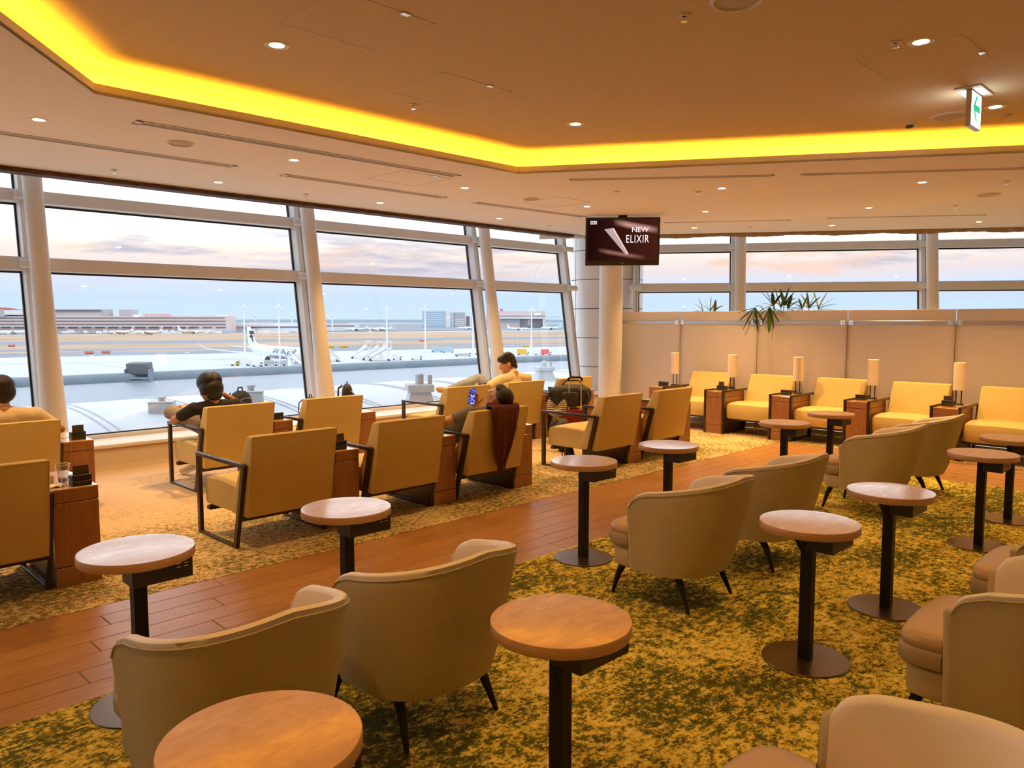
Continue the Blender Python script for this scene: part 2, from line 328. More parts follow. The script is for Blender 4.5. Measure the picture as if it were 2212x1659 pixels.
# ------------------------------------------------------------------ mesh builder
class MB:
    def __init__(s): s.bm = bmesh.new()
    def _add(s, vs, fs, T=None):
        v = [s.bm.verts.new(T @ Vector(p) if T else p) for p in vs]
        for f in fs:
            try: s.bm.faces.new([v[i] for i in f])
            except ValueError: pass
        return v
    def box(s, a, b, bev=0., seg=2, T=None):
        bm = bmesh.new(); bmesh.ops.create_cube(bm, size=1)
        a, b = Vector(a), Vector(b)
        for v in bm.verts: v.co = Vector(((a[i] + b[i]) / 2 + v.co[i] * (b[i] - a[i]) for i in range(3)))
        if bev: bmesh.ops.bevel(bm, geom=list(bm.edges) + list(bm.verts), offset=bev, segments=seg, profile=.5, affect='EDGES', clamp_overlap=True)
        return s.join(bm, T)
    def hexa(s, p, bev=0., seg=2, T=None):     # eight corners: bottom 4 ccw, top 4 ccw
        bm = bmesh.new(); v = [bm.verts.new(q) for q in p]
        for f in ((3, 2, 1, 0), (4, 5, 6, 7), (0, 1, 5, 4), (1, 2, 6, 5), (2, 3, 7, 6), (3, 0, 4, 7)): bm.faces.new([v[i] for i in f])
        if bev: bmesh.ops.bevel(bm, geom=list(bm.edges) + list(bm.verts), offset=bev, segments=seg, profile=.5, affect='EDGES', clamp_overlap=True)
        return s.join(bm, T)
    def join(s, bm, T=None):
        if T: bmesh.ops.transform(bm, matrix=T, verts=bm.verts)
        bm.verts.index_update(); v = [s.bm.verts.new(x.co) for x in bm.verts]
        for f in bm.faces:
            try: s.bm.faces.new([v[x.index] for x in f.verts])
            except ValueError: pass
        bm.free(); return s
    def tube(s, pts, r, n=12, cap=True, T=None, flat=1.):
        pts = [Vector(p) for p in pts]; rs = r if isinstance(r, (list, tuple)) else [r] * len(pts)
        vs, fs = [], []; prev = None
        for i, p in enumerate(pts):
            d = (pts[min(i + 1, len(pts) - 1)] - pts[max(i - 1, 0)]).normalized()
            if prev is None: u = d.orthogonal().normalized()
            else: u = (prev - d * prev.dot(d)).normalized()
            prev = u; v = d.cross(u)
            for k in range(n):
                a = 2 * pi * k / n; vs.append(p + (u * cos(a) + v * sin(a) * flat) * rs[i])
        for i in range(len(pts) - 1):
            for k in range(n): fs.append((i * n + k, i * n + (k + 1) % n, (i + 1) * n + (k + 1) % n, (i + 1) * n + k))
        if cap: fs.append(tuple(range(n - 1, -1, -1))); fs.append(tuple((len(pts) - 1) * n + k for k in range(n)))
        s._add(vs, fs, T); return s
    def lathe(s, prof, n=32, T=None, cap0=True, cap1=True):  # (r, z)
        vs = [(r * cos(2 * pi * k / n), r * sin(2 * pi * k / n), z) for r, z in prof for k in range(n)]
        fs = [(i * n + k, i * n + (k + 1) % n, (i + 1) * n + (k + 1) % n, (i + 1) * n + k) for i in range(len(prof) - 1) for k in range(n)]
        if cap0: fs.append(tuple(range(n - 1, -1, -1)))
        if cap1: fs.append(tuple((len(prof) - 1) * n + k for k in range(n)))
        s._add(vs, fs, T); return s
    def ell(s, c, r, T=None, n=16, rot=None):
        bm = bmesh.new(); bmesh.ops.create_uvsphere(bm, u_segments=n, v_segments=max(6, n * 2 // 3), radius=1)
        m = Matrix.Translation(c) @ (rot.to_4x4() if rot else Matrix.Identity(4)) @ Matrix.Diagonal((*r, 1))
        return s.join(bm, (T @ m) if T else m)
    def prism(s, poly, z0, z1, T=None, bev=0.):
        bm = bmesh.new(); n = len(poly)
        a = [bm.verts.new((*p, z0)) for p in poly]; b = [bm.verts.new((*p, z1)) for p in poly]
        bm.faces.new(a[::-1]); bm.faces.new(b)
        for i in range(n): bm.faces.new((a[i], a[(i + 1) % n], b[(i + 1) % n], b[i]))
        if bev: bmesh.ops.bevel(bm, geom=list(bm.edges), offset=bev, segments=3, profile=.5, affect='EDGES', clamp_overlap=True)
        return s.join(bm, T)
    def grid(s, rows, close_u=False, T=None):
        nu = len(rows[0]); vs = [p for r in rows for p in r]; fs = []
        for i in range(len(rows) - 1):
            for k in range(nu if close_u else nu - 1): fs.append((i * nu + k, i * nu + (k + 1) % nu, (i + 1) * nu + (k + 1) % nu, (i + 1) * nu + k))
        s._add(vs, fs, T); return s
    def build(s, name, m, parent=None, smooth=35, loc=None, rotz=0):
        me = bpy.data.meshes.new(name); bmesh.ops.recalc_face_normals(s.bm, faces=s.bm.faces); s.bm.to_mesh(me); s.bm.free()
        if m: me.materials.append(m)
        if smooth:
            for p in me.polygons: p.use_smooth = True
            try: me.set_sharp_from_angle(angle=R(smooth))
            except Exception: pass
        o = bpy.data.objects.new(name, me); COL.objects.link(o); o.parent = parent
        if loc: o.location = loc
        if rotz: o.rotation_euler.z = rotz
        return o

def tag(o, label=None, cat=None, group=None, kind=None):
    if label: o['label'] = label
    if cat: o['category'] = cat
    if group: o['group'] = group
    if kind: o['kind'] = kind
    return o
def thing(name, label, cat, loc=(0, 0, 0), rotz=0, group=None):
    o = bpy.data.objects.new(name, None); o.empty_display_size = .1; COL.objects.link(o)
    o.location = loc; o.rotation_euler = (0, 0, rotz); return tag(o, label, cat, group)
def struct(o): o['kind'] = 'structure'; return o
def dup(root, loc=None, rotz=None, label=None, group=None, skip=()):
    def cp(o, par):
        c = o.copy(); COL.objects.link(c); c.parent = par
        for ch in list(o.children):
            if ch.name.split('.')[0] not in skip: cp(ch, c)
        return c
    r = cp(root, None)
    if loc is not None: r.location = loc
    if rotz is not None: r.rotation_euler.z = rotz
    if label: r['label'] = label
    if group: r['group'] = group
    return r
def face_basis(origin, xdir, ydir):
    x = Vector(xdir).normalized(); y = Vector(ydir); y = (y - x * y.dot(x)).normalized(); z = x.cross(y)
    m = Matrix.Identity(4)
    for i in range(3): m[i][0] = x[i]; m[i][1] = y[i]; m[i][2] = z[i]
    m.translation = Vector(origin); return m
def text(name, s, size, m, parent, T, ext=.002, align='CENTER', sx=1., space=1.):
    cu = bpy.data.curves.new(name, 'FONT'); cu.body = s; cu.size = size; cu.extrude = ext; cu.align_x = align; cu.align_y = 'CENTER'; cu.space_character = space
    o = bpy.data.objects.new(name, cu); COL.objects.link(o)
    me = bpy.data.meshes.new_from_object(o.evaluated_get(bpy.context.evaluated_depsgraph_get()))
    bpy.data.objects.remove(o)
    me.transform(T @ Matrix.Diagonal((sx, 1, 1, 1))); me.materials.clear(); me.materials.append(m)
    r = bpy.data.objects.new(name, me); COL.objects.link(r); r.parent = parent; return r

# ================================================================== ROOM SHELL
DB = Vector((cos(R(-55.5)), sin(R(-55.5)), 0)); NB = Vector((-DB.y, DB.x, 0))
def PB(s, n, z=0): return DB * s + NB * n + Vector((0, 0, z))
ZC, ZU = 2.98, 3.18
LEAN = .152

floor = struct(MB().box((-8, -8, -.25), (22, 9.2, -.02)).build('floor', mat('floor_screed', (.3, .28, .25), .9), smooth=0))
MB().prism([(-8, -8), (8.2, -8), (8.2, 3.37), (-8, 3.37)], -.02, 0.).build('carpet', M['cgreen'], floor, 0)['label'] = 'mottled green and yellow carpet'
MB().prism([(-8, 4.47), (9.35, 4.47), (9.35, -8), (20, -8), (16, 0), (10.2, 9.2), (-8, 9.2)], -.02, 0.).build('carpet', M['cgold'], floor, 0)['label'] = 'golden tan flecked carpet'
# boards: strip along X and the strip turning towards the right
def plank_mesh(L, W):
    b = MB(); b.box((0, 0, -.02), (L, W, -.0), .0025, 1); return b
PW = (4.47 - 3.37) / 7
pl = {}
def plank(L, x, y, rz=0):
    key = round(L, 2)
    if key not in pl:
        o = plank_mesh(key - .003, PW - .003).build('plank', M['board'], floor, 0); pl[key] = o.data
    else:
        o = bpy.data.objects.new('plank', pl[key]); COL.objects.link(o); o.parent = floor
    o.location = (x, y, -.001); o.rotation_euler.z = rz
for r in range(7):
    x = -4.5 - (r * .53) % 1.2
    while x < 9.35:
        L = 1.2 if x + 1.2 < 9.35 else 9.35 - x
        if L > .1: plank(L, x, 3.37 + r * PW)
        x += 1.2
for r in range(7):
    y = 3.37
    k = (r * .41) % 1.2 + .3
    while y > -3.2:
        L = min(k, 1.2); plank(L, 9.35 - r * (1.15 / 7.0) * 1.0, y - L, R(90)); y -= L; k = 1.2

# lower ceiling with the raised coffer opening
COF = [(1.67, 5.41), (5.47, 5.38), (9.2, -.44), (7.4, -5.2), (-1.8, -5.2), (-3.3, -1.15)]
A_EDGE, B_EDGE = 8.42, 13.2
corner = Vector(((B_EDGE - NB.y * A_EDGE) / NB.x, A_EDGE, 0))
pb2 = PB(16, B_EDGE)
OUT = [(-8, A_EDGE), (corner.x, corner.y), (pb2.x, pb2.y), (pb2.x, -8), (-8, -8)]
def flat_hole(outer, hole, z0, z1):
    b = MB(); pts = outer + hole
    tri = tessellate_polygon([[Vector((*p, 0)) for p in outer], [Vector((*p, 0)) for p in hole]])
    for z in (z0, z1): b._add([(*p, z) for p in pts], [tuple(t) for t in tri])
    for loop in (outer, hole):
        n = len(loop); b._add([(*p, z0) for p in loop] + [(*p, z1) for p in loop], [(i, (i + 1) % n, n + (i + 1) % n, n + i) for i in range(n)])
    return b
ceiling = struct(flat_hole(OUT, COF, ZC, ZC + .02).build('ceiling', M['ceil'], smooth=0))
def offset(poly, d):      # outward offset of a convex loop (clockwise list)
    n = len(poly); P = [Vector((*p, 0)) for p in poly]; c = sum(P, Vector()) / n; out = []
    for i in range(n):
        a, b, e = P[i - 1], P[i], P[(i + 1) % n]
        n1 = Vector(((b - a).y, -(b - a).x, 0)).normalized(); n2 = Vector(((e - b).y, -(e - b).x, 0)).normalized()
        if n1.dot(b - c) < 0: n1 = -n1
        if n2.dot(b - c) < 0: n2 = -n2
        k = (n1 + n2); k = k / k.length; q = b + k * (d / max(.3, k.dot(n1))); out.append((q.x, q.y))
    return out
def ring(loops, name, m, parent):
    b = MB(); rows = []
    for lp, z in loops: rows.append([Vector((*p, z)) for p in lp])
    b.grid(rows, close_u=True); return b.build(name, m, parent, 0)
o1, o2, o3 = offset(COF, .015), offset(COF, .20), offset(COF, .03)
ring([(COF, ZC), (COF, ZC + .068), (o1, ZC + .068), (o1, ZC + .03), (o2, ZC + .03), (o2, ZU + .002)], 'trim', M['ceil'], ceiling)['label'] = 'cove lip and ledge around the raised ceiling'
up = flat_hole(offset(COF, .6), [(2, 0), (2.01, 0), (2.01, .01)], ZU, ZU + .02); up.build('raised_panel', mat('raised_ceiling_amber_light_tint', (.63, .50, .30), .85), ceiling, 0)  # white ceiling darkened to ochre: dim amber light put into the colour
la, lb = offset(COF, .05), offset(COF, .09)
led = ring([(la, ZC + .034), (lb, ZC + .034)], 'light_strip', M['led'], None)
tag(led, 'amber light strip hidden in the cove around the raised ceiling', 'light strip')
# slab above everything (keeps the sky out)
_q = PB(16, 14.55); _n = 14.55; _x = (_n - NB.y * 9.66) / NB.x
struct(MB().prism([(-9, -9), (_q.x, -9), (_q.x, _q.y), (_x, 9.66), (-9, 9.66)], 3.42, 3.5).build('ceiling', M['ceil'], smooth=0))
struct(MB().box((-8.2, -8, -.2), (-8, 9.2, 3.45)).build('wall_left', M['white'], smooth=0))
struct(MB().box((-8, -8.2, -.2), (22, -8, 3.45)).build('wall_back', M['white'], smooth=0))
# perforated blind slot along the window side, curtain pelmet on the other
b = MB(); b.box((-8, A_EDGE, ZC - .050), (corner.x - .35, A_EDGE + .17, ZC + .02)); b.build('trim_1', M['grille'], smooth=0)['kind'] = 'structure'
b = MB(); b.box((-8, A_EDGE - .03, ZC - .006), (corner.x - .35, A_EDGE, ZC)); b.build('trim_2', M['white'], smooth=0)['kind'] = 'structure'
struct(MB().box((-8, A_EDGE + .15, ZC + .0), (corner.x, A_EDGE + .17, 3.42)).build('trim_3', M['white'], smooth=0))
rows = []
for k in range(241):
    s = -1.2 + k * .07; d = .022 * sin(k * 2.1) + .012 * sin(k * .9)
    rows.append([PB(s, B_EDGE + .10 + d, ZC + .05), PB(s, B_EDGE + .10 + d * 1.3, ZC - .055 - .01 * sin(k * .35))])
b = MB(); b.grid(rows); cur = b.build('window_curtain', M['curtain'], None, 60); tag(cur, 'raised tan curtain gathered along the top of the far windows', 'curtain')
struct(MB().hexa([PB(-2, B_EDGE + .2, ZC - .02), PB(16, B_EDGE + .2, ZC - .02), PB(16, B_EDGE + .24, ZC - .02), PB(-2, B_EDGE + .24, ZC - .02),
                  PB(-2, B_EDGE + .2, 3.42), PB(16, B_EDGE + .2, 3.42), PB(16, B_EDGE + .24, 3.42), PB(-2, B_EDGE + .24, 3.42)]).build('trim_4', M['white'], smooth=0))

# ---- glazed walls. local frame: s along the wall, n outwards, z up, leaning outwards
def glazed(T, mull, sc, tag_, sill_from, sill_to, n0, wallmat):
    """T(s, n, z) -> world, unleaned; lean added here"""
    def Lp(s, n, z): return T(s, n + LEAN * (z - .27), z)
    def hx(b, s0, s1, na, nb, z0, z1, bev=0.):
        b.hexa([Lp(s0, na, z0), Lp(s1, na, z0), Lp(s1, nb, z0), Lp(s0, nb, z0), Lp(s0, na, z1), Lp(s1, na, z1), Lp(s1, nb, z1), Lp(s0, nb, z1)], bev, 1)
    levels = [(.27, .31), (2.06, 2.20), (2.77, 2.90), (3.36, 3.42)]
    for i in range(len(mull) - 1):
        a, c = mull[i] + .045, mull[i + 1] - .045
        wn = struct(bpy.data.objects.new('window_%d' % (tag_ + i), None)); COL.objects.link(wn)
        for z0, z1 in levels[:3]:
            b = MB(); dp = .17 if z0 > 1 else .05; hx(b, a, c, n0 - dp, n0 - .005, z0, z1, .006); b.build('window_frame', M['frame'], wn, 30)
        for k in range(3):
            z0, z1 = levels[k][1], levels[k + 1][0]
            b = MB(); hx(b, a, c, n0, n0 + .012, z0, z1); b.build('pane', M['glass'], wn, 0)
            gk = MB()
            hx(gk, a, a + .022, n0 - .012, n0 + .018, z0, z1); hx(gk, c - .022, c, n0 - .012, n0 + .018, z0, z1)
            hx(gk, a, c, n0 - .012, n0 + .018, z1 - .02, z1); hx(gk, a, c, n0 - .012, n0 + .018, z0, z0 + .012)
            gk.build('gasket', M['gasket'], wn, 0)
    for i, s in enumerate(mull):
        mu = struct(bpy.data.objects.new('trim_%d' % (tag_ + 10 + i), None)); COL.objects.link(mu)
        b = MB(); hx(b, s - .05, s + .05, n0 - .16, n0 + .03, .25, 3.42, .006); b.build('window_frame', M['frame'], mu, 30)
        b = MB(); hx(b, s + .012, s + .018, n0 - .163, n0 - .15, .27, 3.4); b.build('joint', M['joint'], mu, 0)
        b = MB()
        for z in (2.13, 2.835):
            hx(b, s - .11, s + .13, n0 - .26, n0 - .15, z - .045, z + .045, .02)
            for q in (-.05, .06): b.ell(Lp(s + q, n0 - .262, z), (.008, .008, .008), n=8)
        b.build('bracket', M['frame'], mu, 30)
    for i, s in enumerate(sc):
        b = MB(); pts, rs = [], []
        for z in [-.02, .3, .6, 1.0, 1.5, 2.0, 2.5, 3.0, 3.42]:
            pts.append(Lp(s, n0 - .38, z)); rs.append(.117 if z < .6 else max(.090, .117 - .022 * (z - .6)))
        b.tube(pts, rs, 32); o = b.build('round_column', M['white'], None, 40)
        yield o
TA = lambda s, n, z: Vector((s, n, z)); TBf = lambda s, n, z: PB(s, n, z)
COLA_LBL = ['leaning white round column beside the man in cream at far left', 'leaning white round column between the two men facing the windows', 'leaning white round column behind the man with his legs up']
cols = list(glazed(TA, [-7.35, -4.2, -1.05, 2.15, 5.30, 8.45, 10.66], [-1.0, 2.18, 5.31, 8.46], 1, 0, 0, 9.06, None))
for o, l in zip(cols, ['leaning white round column outside the frame at far left'] + COLA_LBL): tag(o, l, 'column', 'leaning columns along the windows')
cols = list(glazed(TBf, [-.35, 1.36, 4.45, 7.55, 10.6], [1.44, 4.50, 7.62], 31, 0, 0, 13.93, None))
for o, l in zip(cols, ['white column behind the partition between the first two far windows', 'white column behind the partition right of the large plants', 'white column of the far windows beyond the right edge']): tag(o, l, 'column', 'columns along the far windows')
# low wall and sill, window side
struct(MB().box((-8, 8.52, -.02), (10.9, 8.62, .24)).build('wall_right', M['wallpaint'], smooth=0))
b = MB(); b.box((-8, 8.48, .235), (10.9, 9.12, .272), .006, 2); struct(b.build('trim_5', M['sill'], smooth=30))
b = MB(); b.box((-8, 8.50, .215), (10.9, 8.53, .235)); struct(b.build('trim_6', M['edge'], smooth=0))
b = MB(); b.box((-8, 9.02, -3), (10.9, 9.12, .24)); struct(b.build('wall_front', M['white'], smooth=0))
def boxB(b, s0, s1, n0, n1, z0, z1, bev=0): b.hexa([PB(s0, n0, z0), PB(s1, n0, z0), PB(s1, n1, z0), PB(s0, n1, z0), PB(s0, n0, z1), PB(s1, n0, z1), PB(s1, n1, z1), PB(s0, n1, z1)], bev)
b = MB(); boxB(b, -.6, 16, 13.5, 14.0, -.2, .27); struct(b.build('wall_front', M['wallpaint'], smooth=0))
struct(MB().prism([(10.2, 8.9), (13.5, 8.9), (22, -3), (22, -8), (16, -8), (10, 0)], -.25, -.03).build('floor', mat('floor_screed'), smooth=0))

# clad corner column: curved panels with open joints
cc = Vector((11.62, 9.08, 0)); RC = .675
cl = thing('corner_column', 'large white round column clad in curved panels in the corner', 'column', cc)
b = MB(); b.lathe([(RC - .02, -.02), (RC - .02, 3.4)], 48); b.build('core', M['joint'], cl)
seg = 2 * pi / 6; hz = .53; a0 = R(225) - .10
pan = None
for k in range(6):
    for j in range(7):
        z0 = -.35 + j * hz; z1 = min(z0 + hz - .012, 3.4); z0 = max(z0, 0)
        aa, ab = a0 + k * seg + .011, a0 + (k + 1) * seg - .011
        b = MB(); rows = []
        for q in range(15):
            a = aa + (ab - aa) * q / 14
            rows.append([Vector((RC * cos(a), RC * sin(a), z0)), Vector((RC * cos(a), RC * sin(a), z1))])
        b.grid(rows)
        rows = [[Vector((r_ * cos(a), r_ * sin(a), z)) for r_, z in ((RC, z0), (RC - .02, z0))] for a in [aa + (ab - aa) * q / 14 for q in range(15)]]
        b.grid(rows); b.build('panel', M['clad'], cl, 40)

# inner round column behind the television
b = MB(); b.lathe([(.19, 0), (.19, ZC + .03)], 40); o = b.build('round_column', M['white'], None, 40); o.location = (10.05, 7.77, 0)
tag(o, 'white round column standing in front of the partition, under the television', 'column')

# ================================================================== FROSTED PARTITION
PXX = 10.30
seams = [8.02, 6.60, 5.32, 4.05, 2.77, 1.49, .21, -1.07]
part = thing('frosted_partition', 'frosted glass partition with steel rail behind the row of lamp chairs', 'partition', (PXX, 0, 0))
for i in range(len(seams) - 1):
    y1, y0 = seams[i] - .004, seams[i + 1] + .004
    MB().box((-.006, y0, .09), (.006, y1, 1.685), .002, 1).build('glass_panel', M['frost'], part, 0)
    MB().box((-.022, y0 + .0, 1.495), (-.008, y1, 1.545), .002, 1).build('rail', M['metal'], part, 0)
    b = MB()
    for yy in (y0 + .05, y1 - .05):
        b.box((-.03, yy - .03, 1.49), (-.02, yy + .03, 1.55), .003, 1); b.ell((-.034, yy, 1.52), (.012, .014, .014), n=10)
    b.build('clamp', M['chrome'], part, 40)
    MB().box((-.02, y0, .0), (.02, y1, .07), .0).build('floor_channel', M['metal'], part, 0)
for y in seams:
    MB().box((.012, y - .02, 0), (.05, y + .02, 1.5), .003, 1).build('post', M['metal'], part, 0)

# ================================================================== CEILING FITTINGS
def downlight(x, y, z, label, power=120, r=.048):
    t = thing('downlight', label, 'ceiling light', (x, y, z), 0, 'recessed downlights')
    MB().lathe([(r, .004), (r + .012, -.004), (r + .016, -.002), (r + .016, .0)], 28, cap0=False, cap1=False).build('trim_ring', M['white'], t)
    b = MB(); b.lathe([(0.001, -.0015), (r * .82, -.0015)], 24, cap0=False, cap1=False); b.build('diffuser', M['lamp'], t)
    ld = bpy.data.lights.new('downlight_beam', 'SPOT'); ld.energy = power; ld.color = WARM; ld.spot_size = R(104); ld.spot_blend = .8; ld.shadow_soft_size = .05
    lo = bpy.data.objects.new('downlight_beam', ld); COL.objects.link(lo); lo.parent = t; lo.location = (0, 0, -.02)
    return t
DL = [((84, 259), 'above the man at far left, nearest the left edge of the lower ceiling'), ((635, 346), 'between the long slot vent and the short slot vent'),
      ((1004, 406), 'right of the end of the long slot vent, over the reclining man'), ((1268, 446), 'just left of the television'),
      ((472, 394), 'near the dark blind slot over the left window bay'), ((821, 438), 'near the dark blind slot over the middle window bay'),
      ((1079, 472), 'near the dark blind slot over the right window bay'), ((1559, 407), 'right of the television, below the slot vent by the cove'),
      ((1992, 394), 'in front of the right-hand slot vent, by the small round speaker'), ((1524, 457), 'above the partition just right of the television'),
      ((1877, 449), 'above the partition, between the two thin slot vents'), ((1500, 492), 'close to the far windows beside the television'),
      ((1797, 487), 'close to the far windows above the middle column'), ((2115, 479), 'close to the far windows at the right end')]
for (q, l) in DL:
    p = PX(*q, z=ZC); downlight(p.x, p.y, ZC, 'round downlight ' + l, 210 if 'partition' in l or 'far windows' in l or 'right-hand slot' in l else 120)
for (q, l) in [((598, 98), 'in the raised ceiling, near its left corner'), ((1243, 268), 'in the raised ceiling left of the middle'), ((2150, 231), 'beside the lit exit sign')]:
    p = PX(*q, z=ZU); downlight(p.x, p.y, ZU, 'bright round downlight ' + l, 66, .055)
for i, (x, y) in enumerate([(5.0, 1.6), (2.4, 1.7), (.2, 1.7), (7.2, -1.1), (5.0, -1.1), (2.4, -1.1), (0, -1.1), (2.4, -3.6), (5, -3.6), (7, -3.6)]):
    downlight(x, y, ZU, 'downlight in the raised ceiling out of view, ' + ['right beyond the exit sign', 'near the picture top', 'at the left over the camera', 'far right behind', 'behind the camera right', 'behind the camera', 'behind the camera left', 'rear row left', 'rear row middle', 'rear row right'][i], 62, .055)
for i, (x, y) in enumerate([(-.4, 7.9), (-.4, 6.36), (-2.4, 6.36), (-2.4, 4), (11, .6), (12.3, 1.9), (9.9, 1.1)]):
    downlight(x, y, ZC, 'downlight in the lower ceiling out of view, ' + ['by the windows left', 'by the cove left', 'far left by the cove', 'far left corner', 'right over the boards', 'right by the far windows', 'right beside the cove'][i])

def slot_vent(q0, q1, label, wd=.12):
    a, c = PX(*q0, z=ZC), PX(*q1, z=ZC); L = (c - a).length; d = (c - a).normalized()
    t = thing('slot_vent', label, 'air vent', (a.x, a.y, ZC), math.atan2(d.y, d.x), 'linear slot vents')
    b = MB(); h = wd / 2
    b.box((0, -h, -.006), (L, -h + .018, 0)); b.box((0, h - .018, -.006), (L, h, 0)); b.box((0, -h, -.006), (.05, h, 0)); b.box((L - .05, -h, -.006), (L, h, 0))
    b.box((0, -.008, -.005), (L, .008, 0)); b.build('frame', M['vent'], t, 0)
    MB().box((.03, -h + .01, -.0025), (L - .03, h - .01, -.001)).build('slot', M['slot'], t, 0)
    b = MB(); b.box((.05, -.032, -.005), (L - .05, -.027, -.002)); b.box((.05, .027, -.005), (L - .05, .032, -.002)); b.build('blade', M['vent'], t, 0)
slot_vent((290, 262), (988, 380), 'long slot vent running beside the cove over the lounge chairs')
slot_vent((-140, 266), (508, 360), 'slot vent at the left edge of the lower ceiling')
slot_vent((610, 377), (960, 427), 'shorter slot vent near the middle of the window side')
slot_vent((1025, 437), (1262, 468), 'short slot vent just left of the television')
slot_vent((1230, 388), (1672, 379), 'slot vent below the cove right of its inner corner', .09)
slot_vent((1730, 377), (2400, 358), 'slot vent below the cove at the right edge', .09)
slot_vent((1435, 481), (1707, 475), 'thin slot vent between the television and the far windows', .07)
slot_vent((1788, 471), (2130, 464), 'thin slot vent in front of the right far windows', .07)

def speaker(q, z, r, label):
    p = PX(*q, z=z); t = thing('ceiling_speaker', label, 'speaker', (p.x, p.y, z), 0, 'round ceiling speakers')
    MB().lathe([(r * .86, -.002), (r * .9, -.012), (r, -.010), (r + .006, 0)], 40, cap0=False, cap1=False).build('rim', M['vent'], t)
    MB().lathe([(.001, -.008), (r * .6, -.007), (r * .87, -.003)], 40, cap0=False, cap1=False).build('grille', M['spk'], t)
speaker((390, 309), ZC, .10, 'round speaker left of the long slot vent'); speaker((1147, 429), ZC, .095, 'round speaker beside the ceiling hatch left of the television')
speaker((2135, 420), ZC, .12, 'round speaker near the right edge of the lower ceiling')
speaker((1592, 0), ZU, .13, 'large round speaker at the top edge of the picture'); speaker((2055, 250), ZU, .14, 'round speaker beside the lit exit sign')

def hatch(x0, y0, x1, y1, z, label, rot=None):
    t = thing('ceiling_hatch', label, 'hatch', ((x0 + x1) / 2, (y0 + y1) / 2, z)); hx, hy = (x1 - x0) / 2, (y1 - y0) / 2
    b = MB(); e = .006
    for a in (((-hx, -hy), (hx, -hy + e)), ((-hx, hy - e), (hx, hy)), ((-hx, -hy), (-hx + e, hy)), ((hx - e, -hy), (hx, hy))):
        b.box((*a[0], -.003), (*a[1], .0))
    b.build('frame', M['vent'], t, 0)
    MB().box((-hx + e + .003, -hy + e + .003, -.0015), (hx - e - .003, hy - e - .003, -.0005)).build('lid', M['ceil'] if z < 3.1 else mat('raised_ceiling_amber_light_tint'), t, 0)  # upper lids share the ochre that carries the amber light
    MB().box((hx * .25, -hy - .015, -.008), (hx * .25 + .05, -hy + .02, -.001), .002, 1).build('latch', M['chrome'], t, 0)
hatch(3.38, 4.0, 3.99, 4.61, ZU, 'square ceiling hatch in the middle of the raised ceiling')
hatch(5.04, 1.39, 5.65, 2.0, ZU, 'square ceiling hatch near the lit exit sign')
hatch(2.2, 3.4, 2.8, 4.0, ZU, 'square ceiling hatch at the top edge above the first downlight')
hatch(4.56, 6.04, 5.17, 6.64, ZC, 'square ceiling hatch beside the long slot vent')
hatch(6.80, 6.02, 7.38, 6.63, ZC, 'square ceiling hatch beside the round speaker left of the television')
def sprinkler(q, z, label, s=1.):
    p = PX(*q, z=z); t = thing('sprinkler', label, 'sprinkler', (p.x, p.y, z), 0, 'ceiling sprinklers')
    MB().lathe([(.035 * s, -.001), (.033 * s, -.006), (.012 * s, -.008)], 20, cap1=False).build('plate', M['vent'], t)
    b = MB(); b.lathe([(.006, -.03 * s), (.006, -.006)], 8); b.lathe([(.018 * s, -.034 * s), (.018 * s, -.031 * s)], 12); b.build('deflector', M['chrome'], t)
for q, z, l in [((893, 226), ZU, 'beside the middle hatch of the raised ceiling'), ((1478, 33), ZU, 'left of the large speaker at the top'), ((1935, 91), ZU, 'above the hatch near the exit sign'),
                ((2175, 249), ZU, 'right of the exit sign'), ((247, 367), ZC, 'near the blind slot at far left'), ((661, 419), ZC, 'near the blind slot in the middle'),
                ((1187, 487), ZC, 'near the blind slot left of the television'), ((1332, 413), ZC, 'above the television'), ((1508, 414), ZC, 'right above the television'),
                ((2063, 444), ZC, 'by the right-hand thin slot vent'), ((1620, 490), ZC, 'close to the far windows'), ((2175, 391), ZC, 'above the small round speaker at right')]:
    sprinkler(q, z, 'small ceiling sprinkler ' + l)
p = PX(1965, 267, z=ZU); t = thing('smoke_detector', 'round smoke detector in the raised ceiling left of the exit sign', 'smoke detector', (p.x, p.y, ZU))
MB().lathe([(.05, 0), (.05, -.012), (.046, -.016)], 28, cap0=False).build('base', M['vent'], t)
MB().lathe([(.032, -.016), (.030, -.034), (.01, -.04)], 24, cap0=False).build('sensor', M['blackp'], t)

# lit exit sign
ex = thing('exit_sign', 'lit white hanging exit sign with a green arrow', 'sign', (6.20, 1.655, ZU))
MB().box((-.05, -.085, -.010), (.29, .085, 0), .002, 1).build('ceiling_plate', M['vent'], ex, 0)
MB().box((0, -.018, -.262), (.245, .018, -.012), .003, 1).build('housing', M['metal'], ex, 0)
for sgn in (-1, 1):
    b = MB(); b.box((.01, -.0195 if sgn < 0 else .018, -.252), (.237, -.018 if sgn < 0 else .0195, -.022)); b.build('lit_panel', M['signw'], ex, 0)
b = MB(); T = face_basis((.12, -.0197, -.125), (1, 0, 0), (0, 0, 1))
arw = [(-.085, 0), (-.012, .088), (.03, .088), (-.022, .024), (.09, .024), (.09, -.024), (-.022, -.024), (.03, -.088), (-.012, -.088)]
tri = tessellate_polygon([[Vector((*p, 0)) for p in arw]]); b._add([(*p, 0.001) for p in arw], [tuple(t_) for t_ in tri], T); b.build('arrow', M['wgreen'], ex, 0)
text('lettering', '出口', .04, M['wgreen'], ex, face_basis((.195, -.0205, -.222), (1, 0, 0), (0, 0, 1)), .0003)

